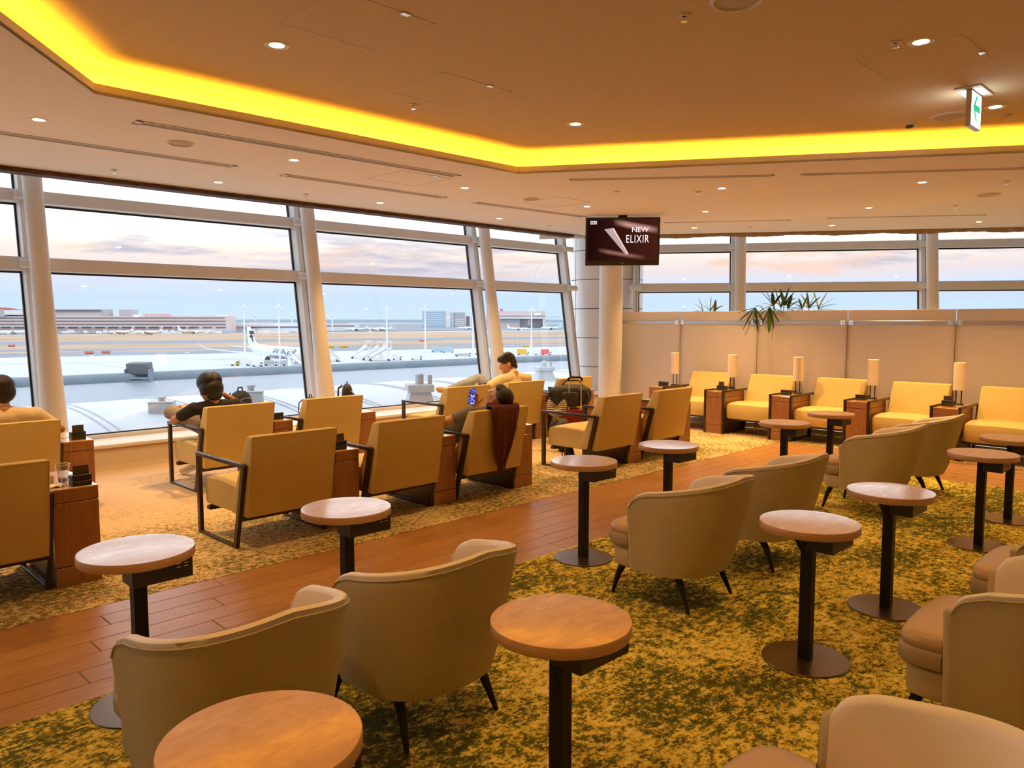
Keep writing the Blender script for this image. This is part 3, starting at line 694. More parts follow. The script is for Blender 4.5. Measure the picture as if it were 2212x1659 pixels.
# ================================================================== TELEVISION
tp = Vector((8.74, 6.56, 0)); ta, tb = PX(1277, 472, z=2.93), PX(1429, 470, z=2.93)
xd = (PX(1429, 520, Y=6.2) - PX(1277, 521, Y=7.0)); 
ctr = Vector((8.60, 6.46, 2.615))
xdir = Vector((.66, -.75, 0)).normalized()
TVM = face_basis(ctr, xdir, Vector((-.10, -.08, 1)))
tv = thing('television', 'wall television hanging from the ceiling in front of the white column', 'television', ctr)
def TVL(b): return b
TR = TVM.copy(); TR.translation = Vector((0, 0, 0))
b = MB(); b.box((-.505, -.315, -.05), (.505, .335, .0), .008, 2, TR); b.build('housing', M['blackp'], tv)
me_b = MB(); me_b._add([(-.475, -.245, .003), (.475, -.245, .003), (.475, .305, .003), (-.475, .305, .003)], [(0, 1, 2, 3)], TR)
sc_o = me_b.build('screen', M['screen'], tv, 0)
uv = sc_o.data.uv_layers.new(name='UVMap')
for lp in sc_o.data.loops:
    v = TR.inverted() @ sc_o.data.vertices[lp.vertex_index].co; uv.data[lp.index].uv = ((v.x + .475) / .95, (v.y + .245) / .55)
for s_, sz, x, y, sx, spc in (('NEW', .095, .235, .165, 1.05, 1.0), ('ELIXIR', .15, .20, .04, .66, 1.15)):
    text('lettering', s_, sz, M['txtw'], tv, TR @ Matrix.Translation((x, y, .005)), .0006, sx=sx, space=spc)
b = MB(); T = TR
for (x0, y0, x1, y1) in ((-.44, .245, -.355, .252), (-.44, .282, -.355, .289), (-.44, .245, -.434, .289), (-.361, .245, -.355, .289)): b.box((x0, y0, .004), (x1, y1, .005), T=T)
b.build('caption_frame', M['txtw'], tv, 0)
text('lettering', '字幕', .034, M['txtw'], tv, TR @ Matrix.Translation((-.398, .266, .005)), .0006)
b = MB(); b.hexa([(x, y, z) for z in (.004, .0055) for x, y in ((.05, -.17), (.085, -.15), (-.13, .195), (-.25, .175))], T=TR)
b.build('picture_detail', emit('tube_pink', (.42, .30, .30), 1), tv, 0)
b = MB(); b.hexa([(x, y, z) for z in (.0055, .0065) for x, y in ((.075, -.165), (.085, -.155), (-.12, .19), (-.14, .185))], T=TR)
b.build('picture_detail', emit('tube_light', (.75, .55, .45), 1), tv, 0)
b = MB(); b.box((-.03, -.285, .0), (.03, -.279, .002), T=TR); b.build('badge', M['metal'], tv, 0)
b = MB(); b.box((-.06, .33, -.12), (.06, .365, -.02), .004, 1, TR); b.tube([TR @ Vector((0, .2, -.09)), TR @ Vector((0, .375, -.09))], .025, 12); b.box((-.12, -.1, -.08), (.12, .2, -.05), 0, 1, TR)
b.build('ceiling_bracket', M['black'], tv)

# ================================================================== FURNITURE
# ---- lounge chair, faces local +Y
def make_lounge():
    t = thing('lounge_chair', '', 'chair')
    w = .315
    b = MB()   # seat
    prof = [(-.34, .225), (.235, .215), (.252, .24), (.256, .36), (.24, .405), (.19, .425), (.0, .435), (-.2, .425), (-.34, .42)]
    rows = []
    for x in (-w, -w + .012, -w + .03, 0, w - .03, w - .012, w):
        e = .012 if abs(x) == w else (.003 if abs(abs(x) - w + .012) < 1e-6 else 0)
        cy_, cz = -.05, .33
        rows.append([Vector((x, cy_ + (y - cy_) * (1 - e * 3), cz + (z - cz) * (1 - e * 9) + (.006 if x == 0 and z > .4 else 0))) for y, z in prof])
    b.grid(rows, close_u=True); n = len(prof)
    b.bm.verts.ensure_lookup_table()
    b.bm.faces.new([b.bm.verts[i] for i in range(n)]); b.bm.faces.new([b.bm.verts[len(rows) * n - 1 - i] for i in range(n)])
    b.build('seat', M['fabric'], t, 40)
    b = MB()
    b.hexa([(-w - .008, -.42, .225), (w + .008, -.42, .225), (w + .008, -.16, .225), (-w - .008, -.16, .225),
            (-w - .008, -.525, .79), (w + .008, -.525, .79), (w + .008, -.43, .785), (-w - .008, -.43, .785)], .014, 3)
    bk = b.build('backrest', M['fabric'], t, 40)
    b = MB(); z0, z1 = .232, .783
    def yb(z): return -.42 - .105 * (z - .225) / .565 - .002
    pts = [(-w - .002, yb(z1) + .004, z1), (w + .002, yb(z1) + .004, z1)]; b.tube(pts, .0028, 6)
    for sx in (-1, 1): b.tube([(sx * (w + .002), yb(z0) + .004, z0), (sx * (w + .002), yb(z1) + .004, z1)], .0028, 6)
    b.build('piping', M['fabric'], bk, 40)
    for sx in (-1, 1):
        f = MB(); x0, x1 = (sx * .326, sx * .354) if sx > 0 else (-.354, -.326)
        f.box((x0, .265, .0), (x1, .31, .59), .003, 1)
        f.hexa([(x0, -.30, 0), (x1, -.30, 0), (x1, -.255, 0), (x0, -.255, 0), (x0, -.455, .59), (x1, -.455, .59), (x1, -.41, .59), (x0, -.41, .59)], .003, 1)
        f.box((x0, -.26, .0), (x1, .27, .018), .002, 1)
        sf = f.build('side_frame', M['frameb'], t, 30)
        f = MB(); f.box((x0 - .002, -.44, .568), (x1 + .002, .312, .594), .004, 2); f.build('armrest', M['frameb'], sf, 30)
    for y in (.15, -.33): f = MB(); f.box((-.33, y, .185), (.33, y + .05, .215), .003, 1); f.build('crossbar', M['frameb'], t, 30)
    return t
def make_unit():
    t = thing('side_cabinet', '', 'side table')
    b = MB(); b.box((-.121, -.32, .118), (.121, .30, .492), .002, 1); b.build('body', M['unit'], t, 0)
    b = MB(); b.box((-.121, -.32, .0), (.121, .30, .113), .002, 1); b.build('plinth', M['unit'], t, 0)
    b = MB(); b.box((-.121, -.32, .497), (.121, .30, .57), .002, 1); b.build('top_rail', M['unit'], t, 0)
    b = MB(); b.box((-.118, -.315, .1), (.118, .295, .5)); b.build('core', M['black'], t, 0)
    b = MB(); b.box((-.122, -.32, .57), (.122, .30, .578), .002, 1); b.build('table_top', M['top'], t, 0)
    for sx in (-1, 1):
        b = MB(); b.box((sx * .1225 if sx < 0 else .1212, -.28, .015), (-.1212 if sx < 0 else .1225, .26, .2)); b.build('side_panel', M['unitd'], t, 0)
    return t
L0 = make_lounge(); U0 = make_unit(); usedL = usedU = False
def lounge(x, y, rz, label, group):
    global usedL
    if not usedL: usedL = True; L0.location = (x, y, 0); L0.rotation_euler.z = rz; L0['label'] = label; L0['group'] = group; return L0
    return dup(L0, (x, y, 0), rz, label, group)
def unit(x, y, rz, label, group):
    global usedU
    if not usedU: usedU = True; U0.location = (x, y, 0); U0.rotation_euler.z = rz; U0['label'] = label; U0['group'] = group; return U0
    return dup(U0, (x, y, 0), rz, label, group)
G1, G2, G3 = 'lounge chairs in the row along the windows', 'lounge chairs in the second row', 'lounge chairs in front of the partition'
U1, U2, U3 = 'cabinets between the window row chairs', 'cabinets between the second row chairs', 'cabinets between the partition chairs'
Y2, Y1 = 5.25, 7.15
for x, l in [(.83, 'beige lounge chair seen from behind at the left edge, in the second row'), (2.645, 'beige lounge chair with open dark arm frame, nearest in the second row'),
             (3.65, 'beige lounge chair between two cabinets, left of the reclining man'), (4.615, 'beige lounge chair with a maroon jacket over its back'),
             (6.36, 'beige lounge chair with bags beneath it, behind the round tables'), (7.325, 'beige lounge chair at the right end of the second row')]:
    lounge(x, Y2, 0, l, G2)
for x, l in [(1.325, 'unit'), (3.155, 'u'), (4.13, 'u'), (5.08, 'u'), (6.83, 'u'), (7.82, 'u')]:
    l = {1.325: 'walnut cabinet with clear cup and bowl at the left edge', 3.155: 'walnut cabinet right of the nearest lounge chair',
         4.13: 'walnut cabinet with a folded notice, left of the reclining man', 5.08: 'walnut cabinet right of the reclining man',
         6.83: 'walnut cabinet between the two right chairs of the second row', 7.82: 'walnut cabinet ending the second row at the right'}[x]
    unit(x, Y2, 0, l, U2)
for x, l in [(1.38, 'beige lounge chair holding the man in cream at the left edge'), (3.17, 'beige lounge chair holding the man in the black tee'),
             (4.15, 'beige lounge chair against the leaning column, empty, in the window row'), (5.93, 'beige lounge chair with open arm frame behind the reclining man'),
             (6.90, 'beige lounge chair holding the man with his legs up'), (7.87, 'beige lounge chair behind the luggage near the corner column')]:
    lounge(x, Y1, 0, l, G1)
for x, l in [(1.865, 'dark walnut cabinet by the sill beside the man in cream'), (3.66, 'walnut cabinet right of the man in the black tee'), (4.64, 'walnut cabinet carrying a backpack in the window row'),
             (6.415, 'walnut cabinet between the two chairs of the man with his legs up'), (7.385, 'walnut cabinet left of the luggage'), (8.35, 'walnut cabinet at the end of the window row')]:
    unit(x, Y1, 0, l, U1)
XP = 9.71
for y, l in [(5.955, 'beige lounge chair farthest left of the partition row'), (5.00, 'beige lounge chair second from the column in the partition row'), (4.04, 'beige lounge chair in the middle of the partition row, lamp shadow on its back'),
             (3.08, 'beige lounge chair at the partition behind the curved chairs'), (2.11, 'beige lounge chair at the partition at the right edge'), (1.15, 'beige lounge chair at the partition outside the right edge')]:
    lounge(XP, y, R(90), l, G3)
for y, l in [(6.43, 'first'), (5.48, 'second'), (4.52, 'third'), (3.56, 'fourth'), (2.60, 'fifth'), (1.63, 'sixth')]:
    unit(XP, y, R(90), {'first': 'walnut lamp cabinet nearest the white column', 'second': 'walnut lamp cabinet right of the leftmost partition chair', 'third': 'walnut lamp cabinet behind the two small tables',
         'fourth': 'walnut lamp cabinet right of the middle partition chair', 'fifth': 'walnut lamp cabinet nearest the right edge', 'sixth': 'walnut lamp cabinet beyond the right edge'}[l], U3)

# lamps
LM = None
for y, l in [(6.43, 'paper cylinder lamp nearest the white column'), (5.48, 'paper cylinder lamp under the plants'), (4.52, 'paper cylinder lamp behind the two small tables'),
             (3.56, 'paper cylinder lamp right of the middle partition chair'), (2.60, 'paper cylinder lamp nearest the right edge')]:
    if LM is None:
        LM = thing('table_lamp', l, 'lamp', (9.90, y, .578), 0, 'cylinder lamps on the partition cabinets')
        b = MB(); b.lathe([(.001, .488), (.055, .488), (.063, .484), (.063, .17), (.059, .17), (.059, .480), (.001, .484)], 32, cap0=False, cap1=False); b.build('lamp_shade', M['shade'], LM, 40)
        for sy in (-1, 1): MB().tube([(0, sy * .028, .008), (0, sy * .028, .30)], .006, 10).build('rod', M['black'], LM)
        b = MB(); b.box((-.04, -.05, 0), (.04, .05, .01), .003, 1); b.tube([(0, -.03, .29), (0, .03, .29)], .005, 8); b.build('base', M['black'], LM)
    else: dup(LM, (9.90, y, .578), 0, l)

# power boxes with optional menu card
def pbox(x, y, rz, card, label, z=.578, s=1.):
    t = thing('power_box', label, 'power socket box', (x, y, z), rz, 'black power boxes on the cabinets')
    b = MB(); b.box((-.052 * s, -.045 * s, 0), (.052 * s, .045 * s, .030), .003, 1); b.build('base', M['blackp'], t, 30)
    b = MB(); b.box((-.052 * s, -.045 * s, .032), (.052 * s, -.022 * s, .066), .003, 1); b.box((-.052 * s, -.02 * s, .032), (.052 * s, .045 * s, .058), .003, 1); b.build('lid', M['blackp'], t, 30)
    b = MB()
    for sx in (-.02, .02):
        b.box((sx - .010, -.0462 * s, .010), (sx + .010, -.0445 * s, .024))
    b.build('socket', M['slot'], t, 0)
    if card: MB().box((-.043, -.021, .04), (.043, -.018, .118), .001, 1).build('menu_card', M['card'], t, 0)
pbox(1.37, 5.00, 0, 1, 'black power box with menu card beside the clear cup')
pbox(3.15, 5.02, 0, 1, 'black power box with menu card right of the nearest lounge chair')
pbox(4.15, 5.10, 0, 0, 'black power box beside the small folded notice')
pbox(5.10, 5.02, 0, 1, 'black power box with menu card right of the reclining man')
pbox(1.90, 6.95, 0, 1, 'black power box with menu card beside the elbow of the man in cream')
pbox(3.69, 6.98, 0, 0, 'black power box right of the man in the black tee')
pbox(4.57, 6.93, 0, 0, 'black power box left of the backpack on the cabinet')
pbox(7.40, 6.98, 0, 1, 'black power box with menu card right of the man with his legs up')
pbox(8.38, 7.02, 0, 0, 'black power box behind the black duffel')
for y, c, l in [(6.47, 0, 'nearest the white column'), (5.50, 1, 'under the plants'), (4.56, 0, 'behind the two small tables'), (3.60, 0, 'right of the middle partition chair'), (2.64, 1, 'nearest the right edge')]:
    pbox(9.66, y, R(-90), c, 'dark power box in front of the paper lamp ' + l, s=1.1)
cab = MB(); cab.tube([(4.24, 4.92, .581), (4.27, 5.0, .583), (4.26, 5.12, .583), (4.2, 5.16, .584)], .003, 6)
tag(cab.build('charging_cable', M['black']), 'thin black cable on the cabinet beside the power box', 'cable')

# folded no-phone notice
t = thing('folded_notice', 'small white folded notice with a round no-phone symbol on the cabinet', 'notice', (4.03, 5.02, .578), R(-6))
T = face_basis((0, -.03, 0), (1, 0, 0), (0, .35, 1))
MB().box((-.042, 0, -.002), (.042, .088, .0), T=T).build('front_leaf', M['paper'], t, 0)
MB().box((-.042, 0, -.0), (.042, .088, .002), T=face_basis((0, .032, 0), (1, 0, 0), (0, -.35, 1))).build('rear_leaf', M['paper'], t, 0)
b = MB(); T2 = T @ Matrix.Translation((0, .046, -.0035)); pts = [T2 @ Vector((.028 * cos(a * pi / 12), .028 * sin(a * pi / 12), 0)) for a in range(25)]
b.tube(pts, .0025, 6, cap=False); b.tube([T2 @ Vector((-.02, .02, 0)), T2 @ Vector((.02, -.02, 0))], .0022, 6); b.box((-.008, -.014, -.001), (.008, .014, .001), T=T2)
b.build('symbol', M['unit'], t, 0)

# things on the left cabinet
t = thing('plastic_cup', 'clear plastic cup with drink residue on the left cabinet', 'cup', (1.31, 5.12, .578))
b = MB(); b.lathe([(.026, .002), (.038, .105), (.042, .110), (.042, .113), (.036, .105), (.024, .004)], 28, cap0=False, cap1=False); b.build('wall', M['cupg'], t)
MB().lathe([(.024, .003), (.029, .03)], 24).build('drink', mat('melted_ice_water', (.5, .36, .26), .1, trans=.8), t)
b = MB(); b.lathe([(.040, .110), (.043, .111), (.0425, .115), (.040, .114)], 28, cap0=False, cap1=False); b.build('rim', M['paper'], t)
t = MB(); t.lathe([(.022, 0), (.030, .002), (.033, .045), (.034, .048), (.031, .046), (.028, .006)], 24, cap1=True); o = t.build('snack_bowl', mat('pale_ceramic', (.78, .66, .48), .4)); o.location = (1.235, 5.14, .578)
tag(o, 'small cream bowl beside the clear cup', 'bowl')
b = MB(); rows = []
for i in range(9):
    rows.append([Vector((-.05 + i * .0125, -.045 + j * .015, .004 + .007 * sin(i * 1.9 + j) * cos(j * 2.3) + .004)) for j in range(7)])
b.grid(rows); o = b.build('paper_napkin', M['paper'], None, 60); o.location = (1.24, 5.04, .578); tag(o, 'crumpled napkin on the left cabinet by the bowl', 'napkin')
b = MB(); b.tube([(-.10, -.02, .006), (-.03, .0, .012), (.04, .02, .05), (.08, .02, .062)], .0022, 6); o = b.build('charging_cable', M['paper']); o.location = (1.30, 5.0, .578)
tag(o, 'white cable running across the left cabinet', 'cable')
b = MB(); b.box((-.05, -.04, 0), (.05, .04, .003)); o = b.build('paper_napkin', M['paper'], None, 0); o.location = (1.83, 7.12, .578); tag(o, 'flat white napkin under the elbow of the man in cream', 'napkin')
t = MB(); t.lathe([(.018, 0), (.026, .07), (.028, .072), (.024, .068), (.016, .004)], 20, cap1=False); o = t.build('paper_cup', M['paper']); o.location = (4.58, 7.14, .578)
tag(o, 'small white cup in front of the backpack on the cabinet', 'cup')
b = MB(); b.box((-.045, -.07, 0), (.045, .07, .009), .003, 1); o = b.build('closed_case', M['paper'], None, 30); o.location = (3.62, 7.22, .578); tag(o, 'pale slim case beside the power box, right of the man in the tee', 'case')
t = MB(); t.lathe([(.022, 0), (.030, .08), (.032, .083), (.028, .078), (.02, .004)], 20, cap1=False); o = t.build('plastic_cup', M['cupg']); o.location = (6.87, 5.36, .578)
tag(o, 'clear cup on the cabinet between the two right chairs', 'cup')
t = thing('standing_notice', 'white standing notice on the cabinet between the two right chairs', 'notice', (6.79, 5.20, .578))
MB().box((-.06, -.002, .0), (.06, .002, .085), .001, 1).build('sheet', M['paper'], t, 0); MB().box((-.06, -.02, 0), (.06, .02, .006), .001, 1).build('foot', M['cupg'], t, 0)

# ---- round pedestal tables
def make_table():
    t = thing('round_table', '', 'table', (0, 0, 0), 0, 'small round pedestal tables')
    tt = MB(); tt.lathe([(.001, .6455), (.20, .6455), (.2135, .645)], 64, cap0=False, cap1=False); tp_ = tt.build('table_top', M['top'], t)
    b = MB(); b.lathe([(.20, .610), (.2140, .611), (.2155, .614), (.2155, .642), (.2135, .645)], 64, cap0=True, cap1=False); b.build('edge_band', M['edge'], t)
    b = MB(); b.box((-.026, -.026, .006), (.026, .026, .611), .003, 1); b.build('post', M['black'], t, 30)
    b = MB(); b.lathe([(.19, .0), (.192, .004), (.190, .008), (.001, .009)], 56, cap1=False); b.build('base_plate', M['bronze'], t)
    b = MB(); b.box((-.065, -.135, .530), (.165, -.02, .611), .002, 1); pb = b.build('power_box', M['blackp'], t, 0)
    b = MB()
    for x in (.10, .13): b.box((x, -.1362, .575), (x + .016, -.1345, .579)); b.box((x, -.1362, .588), (x + .016, -.1345, .592))
    b.build('socket', M['vent'], pb, 0)
    return t
T0 = None
for x, y, l in [(1.06, 3.17, 'round pale table by the boards in front of the left cabinet'), (2.03, 3.17, 'round pale table in front of the nearest lounge chair'),
                (3.81, 3.15, 'round table on the boards left of the middle curved chairs'), (4.75, 3.13, 'round white-topped table behind the middle curved chairs'),
                (6.53, 3.09, 'small round table in front of the partition, the left of two'), (7.50, 3.08, 'small round table with power box in front of the partition'),
                (.75, 1.52, 'large orange-toned round table nearest the camera at the bottom'), (1.71, 1.50, 'orange-toned round table on a black post at bottom centre'),
                (3.36, 1.46, 'round table with a pinkish top, front one of the right pair'), (4.29, 1.43, 'round table with a mottled top behind the pinkish one'),
                (5.96, 1.40, 'round table near the right edge with a dark plate base'), (6.90, 1.43, 'round table cut by the right edge')]:
    if T0 is None: T0 = make_table(); o = T0; o.location = (x, y, 0); o['label'] = l
    else: dup(T0, (x, y, 0), 0, l)

# ---- curved tub chairs, face local +Y
def make_tub():
    t = thing('tub_chair', '', 'chair', (0, 0, 0), 0, 'beige curved tub chairs')
    NU = 65
    def path(u, hw, yb, yf):          # u 0..1 around from left arm front, over the back, to the right arm front
        ys = -.06; L1 = yf - ys; arc = 1.9 * hw; tot = 2 * L1 + arc * 1.3; d = u * tot
        if d < L1: return Vector((-hw, yf - d, 0))
        if d > tot - L1: return Vector((hw, yf - (tot - d), 0))
        a = pi * (d - L1) / (tot - 2 * L1); c, s = cos(a), sin(a)
        e = .82; return Vector((-hw * (abs(c) ** e) * (1 if c > 0 else -1), ys - (ys - yb) * (abs(s) ** e), 0))
    def top(u):
        k = (min(u, 1 - u) * 2); e = max(0, 1 - min(u, 1 - u) / .045); return .585 + .155 * (k ** .85) * (1.25 - .25 * k) - .03 * e * e
    outer = []
    # cross-section stations (outer bottom -> rim -> inner bottom)
    st = [(0, 0.), (0, .12), (0, .3), (0, .5), (0, .7), (0, .86), (0, .955), (.15, .987), (.5, 1.0), (.85, .985), (1, .95), (1, .8), (1, .6), (1, .35)]
    rows = []
    for i in range(NU):
        u = i / (NU - 1); zt = top(u); row = []
        for q, h in st:
            z = .185 + (zt - .185) * h; fl = (h ** .8)
            hw = .280 + .042 * fl; yb = -.315 - .155 * fl; th = .045
            hwi, ybi = hw - th, yb + th
            po = path(u, hw, yb, .055); pi_ = path(u, hwi, ybi, .055)
            p = po.lerp(pi_, q); row.append(Vector((p.x, p.y, z)))
        rows.append(row)
    no = 7
    b = MB(); b.grid([r[:no + 1] for r in rows])
    # rounded arm fronts
    for r, s in ((rows[0], -1), (rows[-1], 1)):
        def xm(z):
            k = 0
            while k < 7 and r[k + 1].z < z: k += 1
            return r[k].x - s * .0225
        cap = [list(r)]
        for kk, dy in ((.93, .010), (.75, .019), (.45, .026), (0.0, .029)):
            cap.append([Vector((xm(p.z) + (p.x - xm(p.z)) * kk, p.y + dy, p.z - (1 - kk) * .022 * max(0, (p.z - r[8].z + .05) / .05))) for p in r])
        b.grid(cap)
    b.build('outer_shell', M['shell'], t, 50)
    b = MB(); b.grid([r[6:] for r in rows]); b.build('inner_back', M['rim'], t, 50)
    b = MB(); pts = [r[6] + (Vector((r[6].x, r[6].y + .1, 0)).normalized()) * .001 for r in rows]; b.tube(pts, .003, 6); b.build('piping', M['shell'], t)
    # underside + lower front
    def pan(z0, z1, hw, yb, yf, m, nm, bev, parent=t):
        poly = []
        hi = min(hw, .236 if z0 > .2 else .27)
        for i in range(25):
            p = path(i / 24, hi, yb, .07); poly.append((p.x, p.y))
        cr = [(hw - .004, .088), (hw, .11), (hw, yf - .09), (hw - .012, yf - .045), (hw - .045, yf - .018), (hw - .12, yf - .006), (0, yf)]
        cr = cr + [(-x, y) for x, y in cr[-2::-1]]
        P_ = [Vector((x, y, 0)) for x, y in poly + cr]; c_ = Vector((0, -.03, 0)); rows = []
        q = bev / .30
        for z, k in ((z0, 1 - q), (z0 + bev * .35, 1 - q * .3), (z0 + bev, 1), (z1 - bev, 1), (z1 - bev * .35, 1 - q * .3), (z1, 1 - q), (z1 + bev * .2, .6), (z1 + bev * .25, .01)):
            rows.append([c_ + (p - c_) * k + Vector((0, 0, z)) for p in P_])
        b = MB(); b.grid([[c_ + Vector((0, 0, z0))] * len(P_)] + rows, close_u=True); return b.build(nm, m, parent, 50)
    pan(.183, .29, .272, -.30, .235, M['shell'], 'seat_base', .012)
    pan(.295, .375, .285, -.28, .262, M['band'], 'cushion_band', .02)
    c = pan(.355, .425, .283, -.28, .258, M['cush'], 'cushion', .03)
    for sx in (-1, 1):
        for y, k in ((.20, .03), (-.22, -.05)):
            MB().tube([(sx * .19, y - k, .19), (sx * .205, y, .12), (sx * .222, y + k * 1.0, 0.0)], [.024, .018, .009], 12).build('leg', M['black'], t)
    return t
C0 = make_tub(); first = True
for x, y, l, rz in [(1.05, 2.38, 'tub chair at bottom left, mostly behind the nearest orange table', 0), (1.82, 2.40, 'tub chair left of the bottom centre table, shadow on its back', 0),
                (3.67, 2.40, 'tub chair in the middle, with its seat cushion showing at left', 0), (4.63, 2.40, 'tub chair directly behind the middle one', 0),
                (6.52, 2.40, 'tub chair in front of the lamps, left of the far pair', 0), (7.47, 2.38, 'tub chair in front of the lamps, right of the far pair', 0),
                (1.62, .70, 'tub chair at the bottom edge showing its rounded inner back', 0), (3.22, .70, 'tub chair at the right edge with a broad tan cushion', 0),
                (4.20, .71, 'tub chair at the right edge beyond the broad-cushioned one', 0)]:
    if first: C0.location = (x, y, 0); C0['label'] = l; first = False
    else: dup(C0, (x, y, 0), rz, l)

# ================================================================== PLANTS BEHIND THE PARTITION
def leaf(root, d, L, W, droop, m, parent):
    """strap leaflet bending down; d = unit start direction"""
    d = Vector(d).normalized(); side = d.cross(Vector((0, 0, 1)))
    side = side.normalized() if side.length > .05 else Vector((1, 0, 0))
    pts, p = [], Vector(root); v = d.copy(); n = 7
    for i in range(n + 1):
        k = i / n; wd = W * (sin(pi * min(1, k * .92 + .10)) ** .55) * (1 if i < n else .35)
        pts.append((p.copy(), wd)); v = (v + Vector((0, 0, -droop / n))).normalized(); p = p + v * (L / n)
    b = MB(); rows = [[q - side * wd / 2, q + Vector((0, 0, -wd * .12)), q + side * wd / 2] for q, wd in pts]; b.grid(rows); o = b.build('leaf', m, parent, 60)
    return o
rs = random.Random(5)
def palm(cx, cy_, zt, fans, label, scale=1.):
    t = thing('potted_palm', label, 'plant', (cx, cy_, 0), 0, 'palms behind the partition')
    MB().lathe([(.13, .0), (.16, .45), (.165, .46), (.15, .45), (.148, .42)], 28).build('pot', M['pot'], t)
    st = MB()
    for (dx, dy, z, ang, lean, nl, L, mm) in fans:
        if dx < -.2: st.tube([(-.02, dy * .1, .42), (-.10, dy * .6, zt - .15), (-.18, dy * .9, z + .02), (-.26, dy, z + .03), (dx, dy, z)], [.014, .009, .006, .005, .004], 8)
        else: st.tube([(dx * .1, dy * .1, .42), (dx * .6, dy * .6, zt - .25), (dx, dy, z)], [.014, .009, .005], 8)
        for i in range(nl):
            a = ang + (i - (nl - 1) / 2) * (2.6 / nl) + rs.uniform(-.1, .1)
            # fan plane spans world Y (across the view) and Z; slight forward lean
            d = Vector((lean + (rs.uniform(-.25, .2) if lean > -.01 or dx > -.2 else rs.uniform(-.06, .0)), -sin(a), cos(a)))
            leaf((dx, dy, z), d, L * rs.uniform(.75, 1.1) * scale, (.055 if abs(a) > 1.7 else .050) * scale, rs.uniform(.25, .8) if abs(a) < 1.6 else .3, M['leafy' if mm and rs.random() < .7 else 'green'], t)
    st.build('stem', M['leafy'], t)
palm(10.56, 5.10, 1.72, [(0, .12, 1.76, -.5, -.1, 6, .26, 0), (-.02, -.05, 1.76, .15, 0, 7, .30, 0), (.03, .02, 1.74, .3, .2, 6, .28, 0), (-.315, .24, 1.73, -2.75, -.02, 6, .36, 0), (-.315, .02, 1.73, 2.95, -.02, 6, .36, 0), (0, -.10, 1.72, .8, 0, 5, .24, 1)],
     'large palm with leaves hanging behind the frosted glass')
palm(10.62, 4.70, 1.70, [(0, .02, 1.72, -.1, 0, 7, .26, 1), (.03, -.1, 1.71, .8, .1, 6, .30, 1), (0, .12, 1.71, -.7, .1, 5, .2, 0)], 'palm with yellow-green leaves right of the hanging one')
palm(10.58, 6.28, 1.69, [(0, -.02, 1.70, .3, 0, 6, .20, 1), (0, .1, 1.69, -1.2, -.1, 5, .26, 0), (0, -.1, 1.69, 1.1, 0, 4, .2, 1)], 'small palm above the leftmost partition chair')

# ================================================================== LUGGAGE
def blob(b, c, r, T=None, e=2.4, n=20, sq=.0):
    rows = []
    for i in range(n // 2 + 1):
        ph = -pi / 2 + pi * i / (n // 2); row = []
        for k in range(n):
            th = 2 * pi * k / n
            f = lambda v: (abs(v) ** (2 / e)) * (1 if v >= 0 else -1)
            row.append(Vector(c) + Vector((r[0] * f(cos(ph)) * f(cos(th)), r[1] * f(cos(ph)) * f(sin(th)), r[2] * f(sin(ph)))))
        rows.append(row)
    b.grid(rows, close_u=True, T=T); return b
def backpack(name, label, loc, rz, s, m, strap=True, lie=0.):
    t = thing(name, label, 'bag', loc, rz); t.rotation_euler.x = lie; t.scale = (s, s, s)
    b = MB(); blob(b, (0, 0, .22), (.15, .095, .22), e=2.7); b.build('main_pocket', m, t, 60)
    b = MB(); blob(b, (0, -.09, .15), (.115, .05, .13), e=2.8); b.build('front_pocket', m, t, 60)
    b = MB(); b.tube([(-.04, 0, .43), (-.03, 0, .475), (.03, 0, .475), (.04, 0, .43)], .009, 8); b.build('handle', m, t)
    b = MB()
    for sx in (-1, 1): b.tube([(sx * .07, .08, .41), (sx * .085, .15, .36), (sx * .09, .16, .22), (sx * .10, .10, .06)], .016, 8, flat=.4)
    b.build('strap', m, t)
    b = MB(); b.tube([(-.13, -.05, .30), (-.1, -.098, .34), (0, -.115, .36), (.1, -.098, .34), (.13, -.05, .30)], .003, 6); b.build('zip', M['metal'], t)
    return t
backpack('backpack', 'dark backpack leaning by the window behind the man in the black tee', (4.12, 8.66, .285), R(20), 1.0, M['bag'])
backpack('backpack', 'black backpack slumped on the cabinet in the window row', (4.66, 7.22, .585), R(60), .62, M['bag'], lie=R(0))
backpack('backpack', 'brown backpack on the seat of the empty window row chair', (4.22, 7.24, .44), R(30), .68, M['bagbr'])
backpack('backpack', 'dark backpack on the floor in front of the suitcase', (6.83, 5.98, .0), R(35), .9, M['bagbr'])
backpack('backpack', 'black bag pushed under the right-hand lounge chair', (6.30, 5.42, .0), R(80), .42, M['bag'])
t = thing('suitcase', 'dark red wheeled suitcase with raised chrome handle', 'suitcase', (7.42, 6.30, 0), R(-45))
b = MB(); b.box((-.19, -.12, .045), (.19, .12, .44), .03, 3); b.build('shell', M['red'], t, 40)
b = MB(); b.box((-.191, -.006, .05), (.191, .006, .436), .002, 1); b.build('zip', M['black'], t)
for sx in (-1, 1):
    MB().tube([(sx * .075, -.10, .40), (sx * .075, -.10, .80)], .009, 10).build('handle_tube', M['chrome'], t)
    for sy in (-1, 1): MB().lathe([(.018, -.012), (.024, -.008), (.024, .008), (.018, .012)], 16, T=Matrix.Translation((sx * .15, sy * .09, .025)) @ Matrix.Rotation(R(90), 4, 'Y')).build('wheel', M['black'], t)
b = MB(); b.tube([(-.085, -.10, .79), (-.08, -.10, .825), (-.06, -.10, .84), (.06, -.10, .84), (.08, -.10, .825), (.085, -.10, .79)], .014, 10); b.build('handle_grip', M['black'], t)
t = thing('duffel_bag', 'black duffel bag resting on the red suitcase', 'bag', (7.44, 6.38, .455), R(-45))
